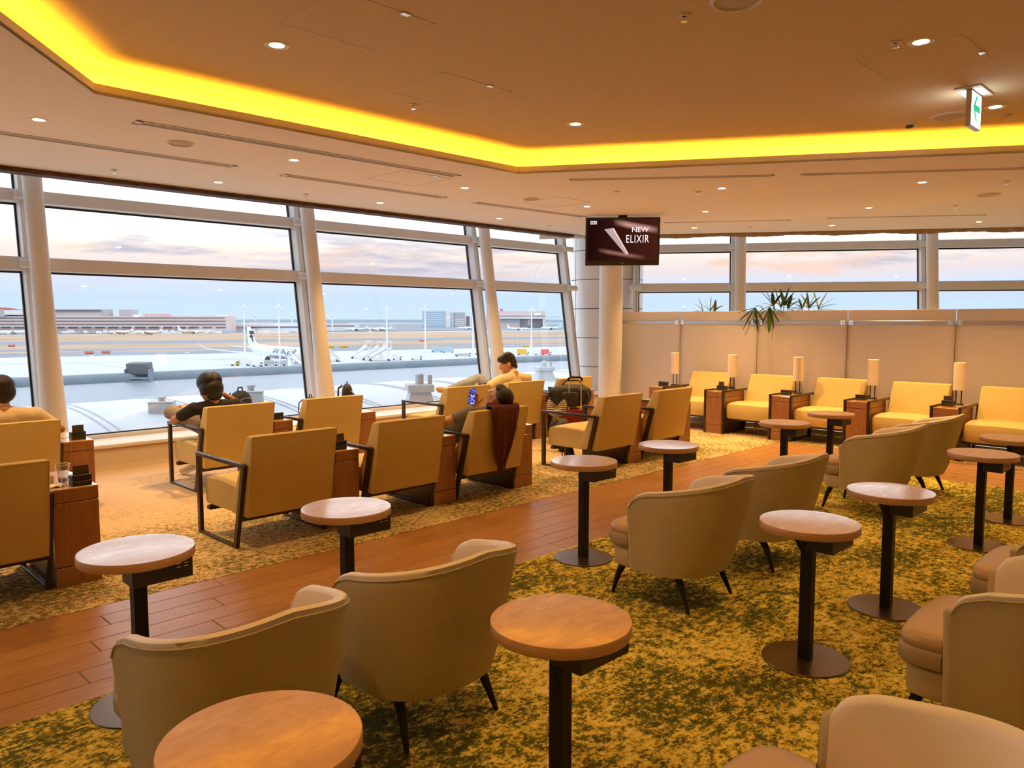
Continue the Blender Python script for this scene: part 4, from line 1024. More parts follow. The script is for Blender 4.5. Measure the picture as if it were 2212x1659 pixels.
b = MB(); blob(b, (0, 0, .14), (.27, .13, .14), e=3); b.build('body', M['bag'], t, 60)
b = MB(); blob(b, (-.02, -.15, .10), (.11, .035, .10), e=4); b.build('side_pocket', M['bag'], t, 60)
b = MB(); b.tube([(-.24, -.06, .2), (-.30, -.02, .12), (-.30, .0, .05)], .012, 8); b.tube([(-.12, 0, .26), (-.06, 0, .33), (.10, 0, .33), (.16, 0, .26)], .011, 8, flat=.5); b.tube([(.18, -.08, .22), (.22, -.14, .12), (.20, -.14, .03)], .010, 8); b.build('strap', M['bag'], t)
t = MB(); rows = []
for i in range(15):
    a = -2.3 + 4.6 * i / 14; c = Vector((.075 * sin(a), 0, .10 - .085 * cos(a))); rr = .05
    u = Vector((sin(a), 0, -cos(a))); rows.append([c + u * rr * cos(k * pi / 6) + Vector((0, rr * sin(k * pi / 6), 0)) for k in range(12)])
t.grid(rows, close_u=True); o = t.build('neck_pillow', M['stripe'], None, 60); o.location = (6.88, 6.12, .42); o.rotation_euler = (0, 0, R(-45)); tag(o, 'black and white striped neck pillow hanging by the suitcase', 'pillow')

# ================================================================== OUTSIDE: terminal roof
RS = thing('terminal_roof', 'pale curved terminal roof with raised seams below the windows', 'roof', (0, 0, 0)); RS['kind'] = 'structure'
def roof_z(y): 
    return .30 - .045 * (y - 12.4) ** 2 if y < 12.4 else (.30 - .055 * (y - 12.4) ** 2)
b = MB(); rows = []
ys = [9.15 + i * .35 for i in range(19)]
for x in range(-20, 40, 2): rows.append([Vector((x, y, roof_z(y))) for y in ys])
b.grid(rows); b.build('membrane', M['roofm'], RS)
x = -6.2
while x < 30:
    for dx in (0, .12):
        b = MB(); b.tube([(x + dx, y, roof_z(y) + .005) for y in ys], .014, 6); b.build('seam', M['rib'], RS, 40)
    x += 1.35
MB().box((-20, 14.5, -1.0), (40, 20.2, -.36)).build('deck', M['roofm'], RS, 0)
rail = thing('parapet_rail', 'thick grey rail along the edge of the roof outside', 'railing', (0, 0, 0))
rp = [(-9, 18.9), (-3, 18.6), (3.9, 18.3), (10.3, 18.0), (16.35, 17.7), (20, 17.2), (26, 16.2), (34, 14.4)]
MB().tube([(x, y, .28) for x, y in rp], .105, 16).build('pipe', M['pipe'], rail)
for i in range(len(rp) - 1):
    a, c = Vector((*rp[i], 0)), Vector((*rp[i + 1], 0)); d = (c - a).normalized(); nn = Vector((-d.y, d.x, 0)) * .03
    b = MB(); q = [a - nn, c - nn, c + nn, a + nn]; b.hexa([v + Vector((0, 0, -.36)) for v in q] + [v + Vector((0, 0, .17)) for v in q]); b.build('panel', M['para'], rail, 0)
fl = thing('floodlight_box', 'dark grey floodlight housing clamped on the outside rail', 'floodlight', (6.28, 18.12, .26)); fl.scale = (.78, .78, .78)
b = MB(); b.hexa([(-.30, -.16, .10), (.30, -.16, .10), (.30, .2, .10), (-.30, .2, .10), (-.30, -.22, .42), (.30, -.22, .42), (.30, .16, .46), (-.30, .16, .46)], .02, 2, Matrix.Rotation(R(-45), 4, 'Z')); b.build('housing', M['flood'], fl, 40)
b = MB(); T = Matrix.Rotation(R(-45), 4, 'Z')
for sx in (-1, 1): b.box((sx * .34 - .02, -.2, -.1), (sx * .34 + .02, .05, .26), .004, 1, T); b.tube([T @ Vector((sx * .30, 0, .24)), T @ Vector((sx * .39, 0, .24))], .035, 12)
b.box((-.34, -.24, -.02), (.34, -.18, .03), 0, 1, T); b.box((-.34, -.22, -.12), (.34, .0, -.06), 0, 1, T); b.build('bracket', M['pipe'], fl, 30)
def roofvent(x, y, w, h, label, flare=False):
    z = roof_z(y) - .05 if y < 14 else -.36
    t = thing('roof_vent', label, 'roof vent', (x, y, z)); T = Matrix.Rotation(R(-30), 4, 'Z')
    if flare:
        b = MB(); q0, q1 = w * .62, w * .40; b.hexa([(-q0, -q0, 0), (q0, -q0, 0), (q0, q0, 0), (-q0, q0, 0), (-q1, -q1, h * .55), (q1, -q1, h * .55), (q1, q1, h * .55), (-q1, q1, h * .55)], T=T); b.build('plinth', M['vblock'], t, 0)
        b = MB(); b.box((-w * .52, -w * .52, h * .55), (w * .52, w * .52, h * .74), .01, 1, T); b.build('cap', M['vblock'], t, 0)
        b = MB(); b.lathe([(w * .17, h * .74), (w * .17, h), (w * .1, h * 1.02)], 16); b.build('pipe', M['vblock'], t)
        b = MB(); b.lathe([(w * .09, h * .74), (w * .09, h * .98)], 12, T=T @ Matrix.Translation((w * .42, 0, 0))); b.build('pipe', M['vblock'], t)
    else:
        b = MB(); b.box((-w / 2, -w / 2, 0), (w / 2, w / 2, h * .8), .01, 1, T); b.build('casing', M['vblock'], t, 0)
        b = MB(); b.box((-w * .53, -w * .53, h * .8), (w * .53, w * .53, h * .84), .0, 1, T); b.build('cap', M['vblock'], t, 0)
        b = MB(); b.lathe([(w * .14, h * .84), (w * .14, h), (w * .2, h), (w * .2, h * 1.1)], 14); b.build('pipe', M['vblock'], t)
roofvent(7.96, 10.15, .42, .63, 'pale roof vent with a flared plinth and two pipes', True)
roofvent(5.5, 11.2, .36, .34, 'pale square roof vent in front of the airliner')
roofvent(4.2, 11.3, .32, .24, 'low pale roof vent left of the man in the black tee')
roofvent(12.4, 11.4, .36, .45, 'pale roof vent behind the man with his legs up', True)

# ================================================================== AIRFIELD
GZ = -18.45
def G(x, y): 
    p = PX(x, y, z=GZ); return Vector((p.x, p.y, GZ))
MB().box((-6000, -6000, GZ - 2), (9000, 9000, GZ - .5)).build('ground', mat('sea_haze', (.42, .50, .56), 1.), None, 0)['kind'] = 'structure'
def strip(name, lt, rt_, lb, rb, m, dz):
    # edges: top-left, top-right, bottom-left, bottom-right points measured at x=0 and x=1240
    P = []
    for (a, c) in ((lt, rt_), (lb, rb)):
        A, C_ = G(0, a), G(1240, c); d = (C_ - A); P.append((A - d * .6, C_ + d * .8))
    b = MB(); b._add([P[0][0] + Vector((0, 0, dz)), P[0][1] + Vector((0, 0, dz)), P[1][1] + Vector((0, 0, dz)), P[1][0] + Vector((0, 0, dz))], [(0, 1, 2, 3)])
    o = b.build(name, m, None, 0); o['kind'] = 'structure'; return o
strip('ground', 700, 698.5, 722, 712, M['asphalt'], .02)
strip('ground', 723, 715, 739, 727, M['dry'], .04)
strip('ground', 739, 727, 746, 732, M['asphalt'], .06)
strip('ground', 745, 731, 756, 740, M['dry'], .05)
strip('ground', 756, 740, 761, 743, M['asphalt'], .07)
strip('ground', 760, 742, 764, 745, M['dry'], .05)
strip('ground', 764, 744, 773, 748, M['asphalt'], .08)
strip('ground', 771, 747, 1500, 1400, M['concrete'], .03)
for (a, c) in (((150, 780), (390, 808)), ((0, 786), (300, 783)), ((330, 775), (700, 779)), ((760, 762), (1240, 757)), ((560, 790), (700, 770))):
    A, C_ = G(*a), G(*c); d = (C_ - A).normalized(); nn = Vector((-d.y, d.x, 0)) * .6
    b = MB(); b._add([A - nn + Vector((0, 0, .1)), C_ - nn + Vector((0, 0, .1)), C_ + nn + Vector((0, 0, .1)), A + nn + Vector((0, 0, .1))], [(0, 1, 2, 3)])
    b.build('trim_60', mat('pale_taxi_line', (.66, .70, .72), .8), None, 0)['kind'] = 'structure'
# distant land strip on the horizon
A, C_ = G(-900, 699), G(1500, 696.5); b = MB(); b.hexa([A, C_, C_ + Vector((40, 60, 0)), A + Vector((-40, 60, 0))] + [v + Vector((0, 0, 26)) for v in (A, C_, C_ + Vector((40, 60, 0)), A + Vector((-40, 60, 0)))])
b.build('terrain', M['hill'], None, 0)['kind'] = 'structure'

def block(root, x0, x1, yb, yt, m, name='wall', thick=30., fwd=0., yb_real=None):
    """building slab facing the camera: from pixel columns x0..x1 at ground row yb up to row yt"""
    A, C_ = G(x0, yb), G(x1, yb); d = (C_ - A); n = Vector((-d.y, d.x, 0)).normalized(); n = n if n.dot(A) > 0 else -n
    dist = ((A + C_) / 2).length; mid = (A + C_) / 2; fdist = (mid - Vector((0, 0, EYE))).dot(FW)
    ztop = EYE + (HOR - yt) * fdist / F; zb = GZ if yb_real is None else EYE + (HOR - yb_real) * fdist / F
    A = A - n * fwd; C_ = C_ - n * fwd
    q = [A, C_, C_ + n * thick, A + n * thick]
    b = MB(); b.hexa([Vector((v.x, v.y, zb)) for v in q] + [Vector((v.x, v.y, ztop)) for v in q]); return b.build(name, m, root, 0)

TB = thing('terminal_building', 'long pink-beige airport terminal with dark window bands and red rooftop letters', 'building', (0, 0, 0))
block(TB, -420, 497, 718, 683, M['bpink'])
for y in (686, 692.5, 699.5):
    block(TB, -420, 120 if y < 690 else 488, 718, y, M['bglassd'], 'window_band', 2, .6, y + 2.6)
    if y < 690: block(TB, 120, 486, 718, y, M['bglassd'], 'window_band', 2, .6, y + 2)
for k in range(17): block(TB, 3 + k * 29, 24 + k * 29, 718, 706, M['bglassd'], 'window', 2, .8, 708.5)
block(TB, -420, 420, 718, 703, mat('terminal_canopy', (.70, .62, .60), .8), 'canopy', 8, 14, 705)
block(TB, -60, 207, 718, 672, M['bwhite'], 'upper_wall', 40, -20, 683)
block(TB, -60, 207, 718, 668.5, M['bglassd'], 'window_band', 40, -12, 671.5)
block(TB, 207, 220, 718, 668, M['bgrey'], 'tower_block', 20, -18, 683)
block(TB, 239, 268, 718, 668.5, M['bgrey'], 'roof_plant', 20, -30, 683)
block(TB, 0, 14, 718, 668, M['bgrey'], 'tower_block', 20, 2, 684)
block(TB, 14, 52, 718, 670, M['bwhite'], 'upper_wall', 20, 3, 680)
block(TB, 268, 330, 718, 679, M['bwhite'], 'roof_plant', 20, -30, 683)
block(TB, 455, 480, 718, 679, M['bwhite'], 'roof_plant', 20, -30, 683)
b = MB(); A, C_ = G(-40, 718), G(57, 718); rows = []
for i in range(13):
    k = i / 12; p = A.lerp(C_, k); z = EYE + (HOR - (668.5 - 6.5 * sin(pi * (.15 + .85 * k) ))) * 1180 / F
    rows.append([Vector((p.x, p.y, z)), Vector((p.x + 15, p.y + 45, z)), Vector((p.x + 15, p.y + 45, z - 3)), Vector((p.x, p.y, z - 3))])
b.grid(rows, close_u=True); b.build('curved_roof', M['bred'], TB, 40)
def far_text(s, x0, x1, yb, yc, size_px, m, root, fwd=3):
    A, C_ = G(x0, yb), G(x1, yb); d = C_ - A; mid = (A + C_) / 2; n = Vector((-d.y, d.x, 0)).normalized(); n = n if n.dot(A) > 0 else -n
    fd = (mid - Vector((0, 0, EYE))).dot(FW); z = EYE + (HOR - yc) * fd / F; c = mid - n * fwd; c.z = z
    T = face_basis(c, d, (0, 0, 1)); o = text('lettering', s, size_px * fd / F * 1.35, m, root, T, .3)
    w_ = max(v.co.x * 0 + (T.inverted() @ v.co).x for v in o.data.vertices) * 2; o.data.transform(T @ Matrix.Diagonal((d.length / w_, 1, 1, 1)) @ T.inverted()); return o
far_text('Tokyo International Airport', 311, 372, 718, 680, 4.2, M['rsign'], TB); far_text('Terminal 1', 112, 132, 718, 675, 3.6, M['rsign'], TB, 24)
LB = thing('low_terminal_wing', 'low grey-white terminal wing with window strip behind the airliner', 'building', (0, 0, 0))
block(LB, 498, 660, 717, 697, M['bwhite']); block(LB, 540, 650, 717, 705, M['bglassd'], 'window_band', 2, .6, 708); block(LB, 535, 580, 717, 693, M['bgrey'], 'roof_plant', 20, -10, 697)
block(LB, 498, 560, 717, 702, M['bpink'], 'upper_wall', 10, 5, 706)
LB2 = thing('low_concourse', 'low white concourse far beyond the masts', 'building', (0, 0, 0))
block(LB2, 700, 770, 714, 700, M['bwhite']); block(LB2, 706, 765, 714, 703, M['bglassd'], 'window_band', 2, .6, 705); block(LB2, 700, 745, 714, 697, M['bgrey'], 'roof_plant', 20, -10, 700)
# office block with blue glass
OB = thing('glass_office_block', 'blue glass office block beside the hangar', 'building', (0, 0, 0))
block(OB, 912, 963, 707, 671.5, M['bglass'])
for k in range(8): block(OB, 912, 961, 707, 672.5 + k * 4.2, M['bwhite'], 'floor_band', 2, .8, 673.8 + k * 4.2)
block(OB, 963, 973, 707, 671, M['bwhite'], 'corner_tower', 30, 3); block(OB, 973, 981, 707, 674, M['bglass'], 'glass_wing', 25, 0)
for k in range(7): block(OB, 973, 981, 707, 675 + k * 4.2, M['bwhite'], 'floor_band', 2, .8, 676.3 + k * 4.2)
OB2 = thing('grey_office_block', 'grey office block with horizontal windows between glass block and hangar', 'building', (0, 0, 0))
block(OB2, 982, 1003.5, 707, 675, M['bgrey'])
for k in range(4): block(OB2, 983, 1003, 707, 690 + k * 4, M['bwhite'], 'floor_band', 2, .8, 691.6 + k * 4)
for k in range(3): block(OB2, 986 + k * 5, 987 + k * 5, 707, 671, M['mast'], 'roof_pole', 1, 0, 675)
HG = thing('aircraft_hangar', 'large white hangar with an open grey bay behind the right column', 'building', (0, 0, 0))
block(HG, 1004, 1048, 706, 684, M['bwhite'], 'annex'); block(HG, 1007, 1014, 706, 683, M['bglassd'], 'annex_door', 2, 1, 704)
block(HG, 1050, 1178, 708, 672, M['bpink'], 'wall', 60); block(HG, 1052, 1178, 708, 684, M['bwhite'], 'canopy', 10, 12, 688.5)
block(HG, 1056, 1178, 708, 682.5, M['bglassd'], 'eaves_line', 2, 1.4, 684)
for k in range(5): block(HG, 1077 + k * 9.4, 1085 + k * 9.4, 708, 690, M['bglass'], 'window', 2, 1.2, 696)
block(HG, 1123, 1174, 708, 690, mat('hangar_bay_shade', (.22, .22, .24), .9), 'open_bay', 2, 1.2, 707.5); block(HG, 1141, 1144, 708, 690, M['bpink'], 'bay_post', 2, 2, 702)
block(HG, 1172, 1177, 708, 689, M['bwhite'], 'bay_post', 6, 10); block(HG, 1154, 1168, 708, 676, M['paper'], 'sign_board', 2, 1.3, 681.5)
block(HG, 1080, 1086, 708, 667.5, M['bred'], 'roof_sign', 2, -10, 671.5)
block(HG, 1178, 1215, 706, 684.3, M['bgrey'], 'roof_beam', 3, 0, 685.5)

# ---- masts
def mast(x, yb, yt, label, lamps):
    p = G(x, yb); fd = (p - Vector((0, 0, EYE))).dot(FW); h = (yb - yt) * fd / F
    t = thing('floodlight_mast', label, 'mast', p, math.atan2(RT.y, RT.x), 'tall floodlight masts')
    MB().tube([(0, 0, 0), (0, 0, h)], [fd * .0013, fd * .0007], 8).build('pole', M['mast'], t)
    MB().tube([(0, 0, h), (0, 0, h + 14 * fd / F)], [fd * .0005, fd * .0003], 5).build('spike', M['mast'], t)
    b = MB(); k = fd / F; b.box((-9 * k, -.3, h - 1 * k), (9 * k, .3, h + .6 * k))
    for q in (-8, -4.5, 4.5, 8): b.box(((q - 1.3) * k, -.5, h - 2.2 * k), ((q + 1.3) * k, .5, h - .4 * k))
    b.lathe([(2.5 * k, h), (3 * k, h + 2 * k), (1.5 * k, h + 4 * k)], 10); b.build('lamp_head', M['mast'], t, 30)
for a in [(530, 791, 664, 'floodlight mast nearest, left of the airliner tail', 0), (605, 790, 664, 'floodlight mast standing in front of the airliner', 0), (836, 757, 668, 'floodlight mast left of the blue office block', 0),
          (919, 779, 668, 'floodlight mast in front of the blue office block', 0), (1022, 771, 671, 'floodlight mast beside the grey office block', 0), (1148, 765, 671, 'floodlight mast in front of the hangar', 0),
          (153, 716, 682, 'small far mast at the left of the terminal', 0), (268, 716, 682, 'small far mast in front of the terminal middle', 0), (1, 716, 681, 'small far mast at the left edge', 0),
          (409, 716, 683, 'small far mast before the terminal right end', 0), (631, 716, 684, 'small far mast behind the airliner', 0), (718, 716, 684, 'small far mast right of the second column', 0), (553, 716, 684, 'small far mast above the airliner tail', 0)]: mast(*a)

# ---- airliner
def wingpoly(b, root_le, root_te, tip_le, tip_te, zr, zt, tr, tt):
    q = [(*root_le, zr), (*root_te, zr), (*tip_te, zt), (*tip_le, zt)]
    b.hexa([Vector(v) - Vector((0, 0, t / 2)) for v, t in zip(q, (tr, tr, tt, tt))] + [Vector(v) + Vector((0, 0, t / 2)) for v, t in zip(q, (tr, tr, tt, tt))])
def airliner(label, loc, rz, s=1., livery=True, group=None, tailm='navy', simple=False):
    t = thing('airliner', label, 'aircraft', loc, rz, group); t.scale = (s, s, s)      # nose along +X
    n = 16 if simple else 28
    prof = [(.05, -33), (.55, -31.5), (1.5, -27), (2.4, -21), (2.9, -15), (2.98, -8), (2.98, 20), (2.9, 25), (2.5, 28.5), (1.9, 30.8), (1.0, 32.6), (.1, 33.4)]
    b = MB(); rows = []
    for r, x in prof:
        cz = 4.9 + (max(0, -x - 10) / 23) * 1.9 * (1 if x < -10 else 0) - (max(0, x - 24) / 9) * .7
        rows.append([Vector((x, r * cos(2 * pi * k / n), cz + r * sin(2 * pi * k / n))) for k in range(n)])
    b.grid(rows, close_u=True); b.build('fuselage', M['plane'], t, 60)
    for sy in (-1, 1):
        b = MB(); wingpoly(b, (10, sy * 2), (-4, sy * 2), (-7, sy * 21), (-10.5, sy * 21), 4.0, 5.8, 1.2, .5); wingpoly(b, (-7, sy * 21), (-10.5, sy * 21), (-13.8, sy * 30), (-15.6, sy * 30), 5.8, 7.4, .5, .25)
        wingpoly(b, (-13.8, sy * 30), (-15.6, sy * 30), (-16.5, sy * 31.9), (-17.5, sy * 31.9), 7.4, 9.6, .25, .15); b.build('wing', M['plane'], t, 0)
        b = MB(); wingpoly(b, (-25.5, sy * 1), (-30, sy * 1), (-31, sy * 9.4), (-33, sy * 9.4), 6.6, 7.6, .6, .3); b.build('tailplane', M['plane'], t, 0)
        T = Matrix.Translation((4.5, sy * 10.5, 2.35)) @ Matrix.Rotation(R(90), 4, 'Y')
        b = MB(); b.lathe([(1.0, -3.6), (1.55, -2.2), (1.85, 0), (1.8, 2.0), (1.62, 2.5), (1.45, 2.2), (1.45, 1.2)], 20, T=T, cap0=True, cap1=False); e = b.build('engine', M['plane'], t, 60)
        b = MB(); b.lathe([(.05, 1.9), (.4, 1.5), (1.45, 1.3)], 20, T=T, cap1=False, cap0=False); b.build('fan', M['fan'], e, 60)
        b = MB(); b.box((1.5, sy * 10.5 - .2, 3.6), (6.0, sy * 10.5 + .2, 4.6)); b.build('pylon', M['plane'], t, 0)
        b = MB(); b.tube([(-1.5, sy * 4.8, 3.6), (-1.5, sy * 4.8, .7)], .22, 6)
        for q in (-.9, .9): b.lathe([(.65, -.5), (.65, .5)], 12, T=Matrix.Translation((-1.5 + q, sy * 4.8, .65)) @ Matrix.Rotation(R(90), 4, 'X'))
        b.build('landing_gear', M['vehd'], t)
    b = MB(); b.tube([(26, 0, 3), (26, 0, .5)], .16, 6); b.lathe([(.5, -.4), (.5, .4)], 12, T=Matrix.Translation((26, 0, .5)) @ Matrix.Rotation(R(90), 4, 'X')); b.build('landing_gear', M['vehd'], t)
    b = MB(); fin = [(-20.5, 7.6), (-24.5, 9.5), (-29.8, 16.9), (-32.8, 16.9), (-31.2, 8.3), (-30.6, 7.2)]
    T = Matrix.Rotation(R(90), 4, 'X'); b.prism(fin, -.25, .25, T=T); b.build('tail_fin', M['plane'], t, 0)
    if livery:
        for sy in (-1, 1):
            off = .27 * -sy
            b = MB(); P1 = [(-26.2, 13.4), (-27.0, 14.8), (-30.2, 14.8), (-29.6, 13.2)], [(-26.4, 11.6), (-26.2, 12.6), (-30.0, 12.6), (-29.6, 11.4)], [(-28.2, 14.6), (-29.7, 14.6), (-27.2, 9.6), (-25.8, 9.6)]
            for q in P1: b.prism(q, min(off, off * 1.25), max(off, off * 1.25), T=T)
            b.build('fin_emblem', M['navy'], t, 0)
            # lettering wrapped on the side of the fuselage
            o = text('lettering', 'FINNAIR', 4.6, M['navy'], t, Matrix.Identity(4), .02, space=1.02)
            bt = bmesh.new(); bt.from_mesh(o.data); bmesh.ops.triangulate(bt, faces=bt.faces)
            for _ in range(2): bmesh.ops.subdivide_edges(bt, edges=[e for e in bt.edges if e.calc_length() > .25], cuts=1, use_grid_fill=False); bmesh.ops.triangulate(bt, faces=bt.faces)
            bt.to_mesh(o.data); bt.free()
            mw = max(v.co.x for v in o.data.vertices) - min(v.co.x for v in o.data.vertices)
            for v in o.data.vertices:
                x, y, z = v.co; xx = x * (20.5 / mw) + y * .28; a = (y + .3) / 3.02; rr = 3.06 + z
                v.co = Vector((8.0 + (xx if sy < 0 else -xx), sy * rr * cos(a), 4.9 + rr * sin(a)))
    elif tailm:
        b = MB()
        for sy in (-1, 1): b.prism([(-26.5, 11.2), (-28.7, 14.2), (-31.5, 14.2), (-30.9, 11.2)], sy * .26 - .02, sy * .26 + .02, T=T)
        b.build('fin_emblem', M[tailm], t, 0)
    return t
hd = math.atan2(RT.y, RT.x)      # image-right direction on the ground
pc = G(608, 784)
airliner('white airliner with dark blue lettering parked behind the second column', (pc.x, pc.y, GZ), hd - R(44))
far = None
for i, (x, y, a, l, tm) in enumerate([(30, 722.5, 185, 'white airliner parked at the left edge of the terminal', None), (262, 722.5, 160, 'white airliner parked before the terminal middle, tail to the right', 'rsign'), (322, 723, 165, 'second white airliner before the terminal, right of its neighbour', 'rsign'),
        (420, 721, 20, 'white airliner half hidden by ground vehicles at the terminal', None), (806, 714, 168, 'white airliner with a red tail mark far right of the second column', 'rsign'), (826, 715, 150, 'nearer of the two airliners by the left mast of the office block', 'rsign'),
        (770, 715, 170, 'blue-white airliner at the far concourse', 'bglass'), (1010, 712, 190, 'white airliner parked in front of the hangar annex', None), (1120, 714, 20, 'white airliner outside the hangar bay', None), (1190, 712, 160, 'white airliner at the right end of the hangar', 'bglass')]):
    g_ = G(x, y); airliner(l, (g_.x, g_.y, GZ), hd + R(a), .72, False, 'airliners parked across the field', tm, True)

# ---- ground vehicles
def truck(x, y, L, W, H, col, label, cabc='veh', s=1., rz=0., group='ground vehicles on the apron'):
    p = G(x, y); t = thing('ground_vehicle', label, 'vehicle', (p.x, p.y, GZ), hd + R(rz), group); t.scale = (s, s, s)
    b = MB(); b.box((-L / 2, -W / 2, .5), (L / 2 - 1.6, W / 2, H), .05, 1); b.build('load_body', M[col], t, 0)
    b = MB(); b.box((L / 2 - 1.5, -W / 2, .5), (L / 2, W / 2, min(H, 2.2)), .12, 1); b.build('cab', M[cabc], t, 0)
    b = MB(); b.box((L / 2 - 1.1, -W / 2 - .02, 1.3), (L / 2 - .2, W / 2 + .02, 1.9)); b.build('window', M['vehd'], t, 0)
    for q in (-L / 2 + .9, L / 2 - .9): MB().lathe([(.45, -W / 2), (.45, W / 2)], 12, T=Matrix.Translation((q, 0, .45)) @ Matrix.Rotation(R(90), 4, 'X')).build('wheel_axle', M['vehd'], t)
def stairs(x, y, label, fl=1, s=1., rz=0.):
    p = G(x, y); t = thing('boarding_stairs', label, 'stairs', (p.x, p.y, GZ), hd + R(rz), 'mobile boarding stairs'); t.scale = (s * fl, s, s)
    b = MB(); b.hexa([(-5, -1.2, .9), (-4.2, -1.2, .9), (-4.2, 1.2, .9), (-5, 1.2, .9), (2.0, -1.2, 5.6), (2.8, -1.2, 5.0), (2.8, 1.2, 5.0), (2.0, 1.2, 5.6)]); b.build('flight', M['bgrey'], t, 0)
    for sy in (-1, 1):
        b = MB(); b.hexa([(-5, sy * 1.25, .9), (-4.9, sy * 1.25, .6), (-4.9, sy * 1.35, .6), (-5, sy * 1.35, .9), (2.0, sy * 1.25, 7.0), (2.8, sy * 1.25, 5.2), (2.8, sy * 1.35, 5.2), (2.0, sy * 1.35, 7.0)]); b.build('side_wall', M['veh'], t, 0)
    b = MB(); b.box((2.0, -1.5, 5.0), (4.6, 1.5, 5.3)); b.box((2.0, -1.5, 7.9), (4.6, 1.5, 8.1))
    for a in ((2.1, -1.4), (4.5, -1.4), (2.1, 1.4), (4.5, 1.4)): b.box((a[0] - .1, a[1] - .1, 5.3), (a[0] + .1, a[1] + .1, 7.9))
    b.build('platform', M['veh'], t, 0)
    b = MB(); b.box((-5.4, -1.2, .5), (4.6, 1.2, 1.1)); b.box((2.6, -.8, 1.1), (4.2, .8, 5.0)); b.build('chassis', M['veh'], t, 0)
    for q in (-4, 3.5): MB().lathe([(.5, -1.3), (.5, 1.3)], 12, T=Matrix.Translation((q, 0, .5)) @ Matrix.Rotation(R(90), 4, 'X')).build('wheel_axle', M['vehd'], t)
stairs(781, 775, 'mobile boarding stairs leftmost of the parked group', 1, 1.15, 10); stairs(806, 778, 'mobile boarding stairs in the middle of the parked group', 1, 1.15, 5); stairs(822, 780, 'mobile boarding stairs rightmost of the parked group', 1, 1.2, 0)
stairs(643, 797, 'mobile boarding stairs at the airliner, left of the column', -1, .95, -12); stairs(712, 781, 'mobile boarding stairs right of the second column', -1, 1.1, -10)
for x, y, L, H, c, cb, l in [(508, 790, 4, 1.9, 'veh', 'yel', 'small white and yellow tug left of the first mast'), (541, 790, 4, 3.0, 'veh', 'veh', 'white service van right of the first mast'), (557, 792, 5, 3.6, 'veh', 'veh', 'white box truck beside the engine'),
        (570, 787, 6, 2.0, 'veh', 'veh', 'white loader just under the airliner engine'), (586, 790, 6, 2.2, 'bgrey', 'veh', 'grey cargo loader under the wing'), (622, 790, 5, 2.4, 'bgrey', 'veh', 'grey vehicle between mast and stairs'),
        (858, 778, 5, 3.2, 'veh', 'veh', 'white van right of the parked stairs'), (900, 777, 6, 3.0, 'veh', 'veh', 'white truck before the blue office block'), (944, 761, 7, 3.4, 'bglass', 'veh', 'pale blue container truck'),
        (968, 762, 7, 3.6, 'bglass', 'veh', 'pale blue truck right of the container'), (1000, 770, 9, 1.6, 'bgrey', 'veh', 'long flat cart train near the right mast'), (1036, 766, 6, 3.4, 'veh', 'veh', 'white truck behind the third column'),
        (1068, 768, 6, 3.0, 'veh', 'veh', 'white truck left of the seated head'), (1130, 767, 7, 3.6, 'yel', 'veh', 'yellow cargo loader beside the right mast'), (1165, 767, 6, 3.0, 'veh', 'veh', 'white tug right of the yellow loader'),
        (1180, 767, 6, 3.4, 'rsign', 'veh', 'red-striped cart at the far right apron')]:
    truck(x, y, L, 2.4, H, c, l, cb, 1.0, 8)
for i, (x, y, c) in enumerate([(193, 765, 'orange'), (229, 764, 'orange'), (25, 749, 'orange'), (714, 752, 'yel'), (743, 751, 'yel'), (1137, 750, 'yel'), (912, 738, 'orange')]):
    p = G(x, y); t = thing('taxiway_sign', ['orange sign board on the taxiway, left of the pair', 'orange sign board on the taxiway, right of the pair', 'orange sign board at far left on the grass', 'yellow sign board just right of the second column',
        'yellow sign board left of the parked stairs', 'yellow sign board near the hangar mast', 'orange sign board near the middle masts'][i], 'sign', (p.x, p.y, GZ), hd)
    MB().box((-2.8, -.2, .5), (2.8, .2, 1.7)).build('board', M[c], t, 0); MB().box((-2.4, -.1, 0), (2.4, .1, .5)).build('foot', M['vehd'], t, 0)
rv = random.Random(3)
for i in range(46):
    x = -20 + i * 14.5 + rv.uniform(-1.5, 1.5)
    if 497 < x < 520: continue
    y = 720.2 + rv.uniform(-.4, .8); p = G(x, y); L = rv.uniform(5, 11); H = rv.uniform(2.5, 6)
    b = MB(); b.box((-L / 2, -1.3, 0.4), (L / 2, 1.3, H), .1, 1); b.box((L / 2, -1.3, .4), (L / 2 + 1.8, 1.3, min(H, 2.6)), .1, 1)
    o = b.build('parked_truck', M[rv.choice(['veh', 'veh', 'bgrey', 'bglass', 'bwhite'])], None, 0); o.location = (p.x, p.y, GZ); o.rotation_euler.z = hd + rv.uniform(-.5, .5)
    where = ['at the left end', 'left of the first column', 'before the terminal left part', 'before the terminal middle', 'before the terminal right end', 'behind the airliner tail', 'under the low wing'][min(6, i // 7)]
    tag(o, 'tiny service truck parked along the foot of the terminal, ' + where, 'vehicle', 'service trucks along the terminal')

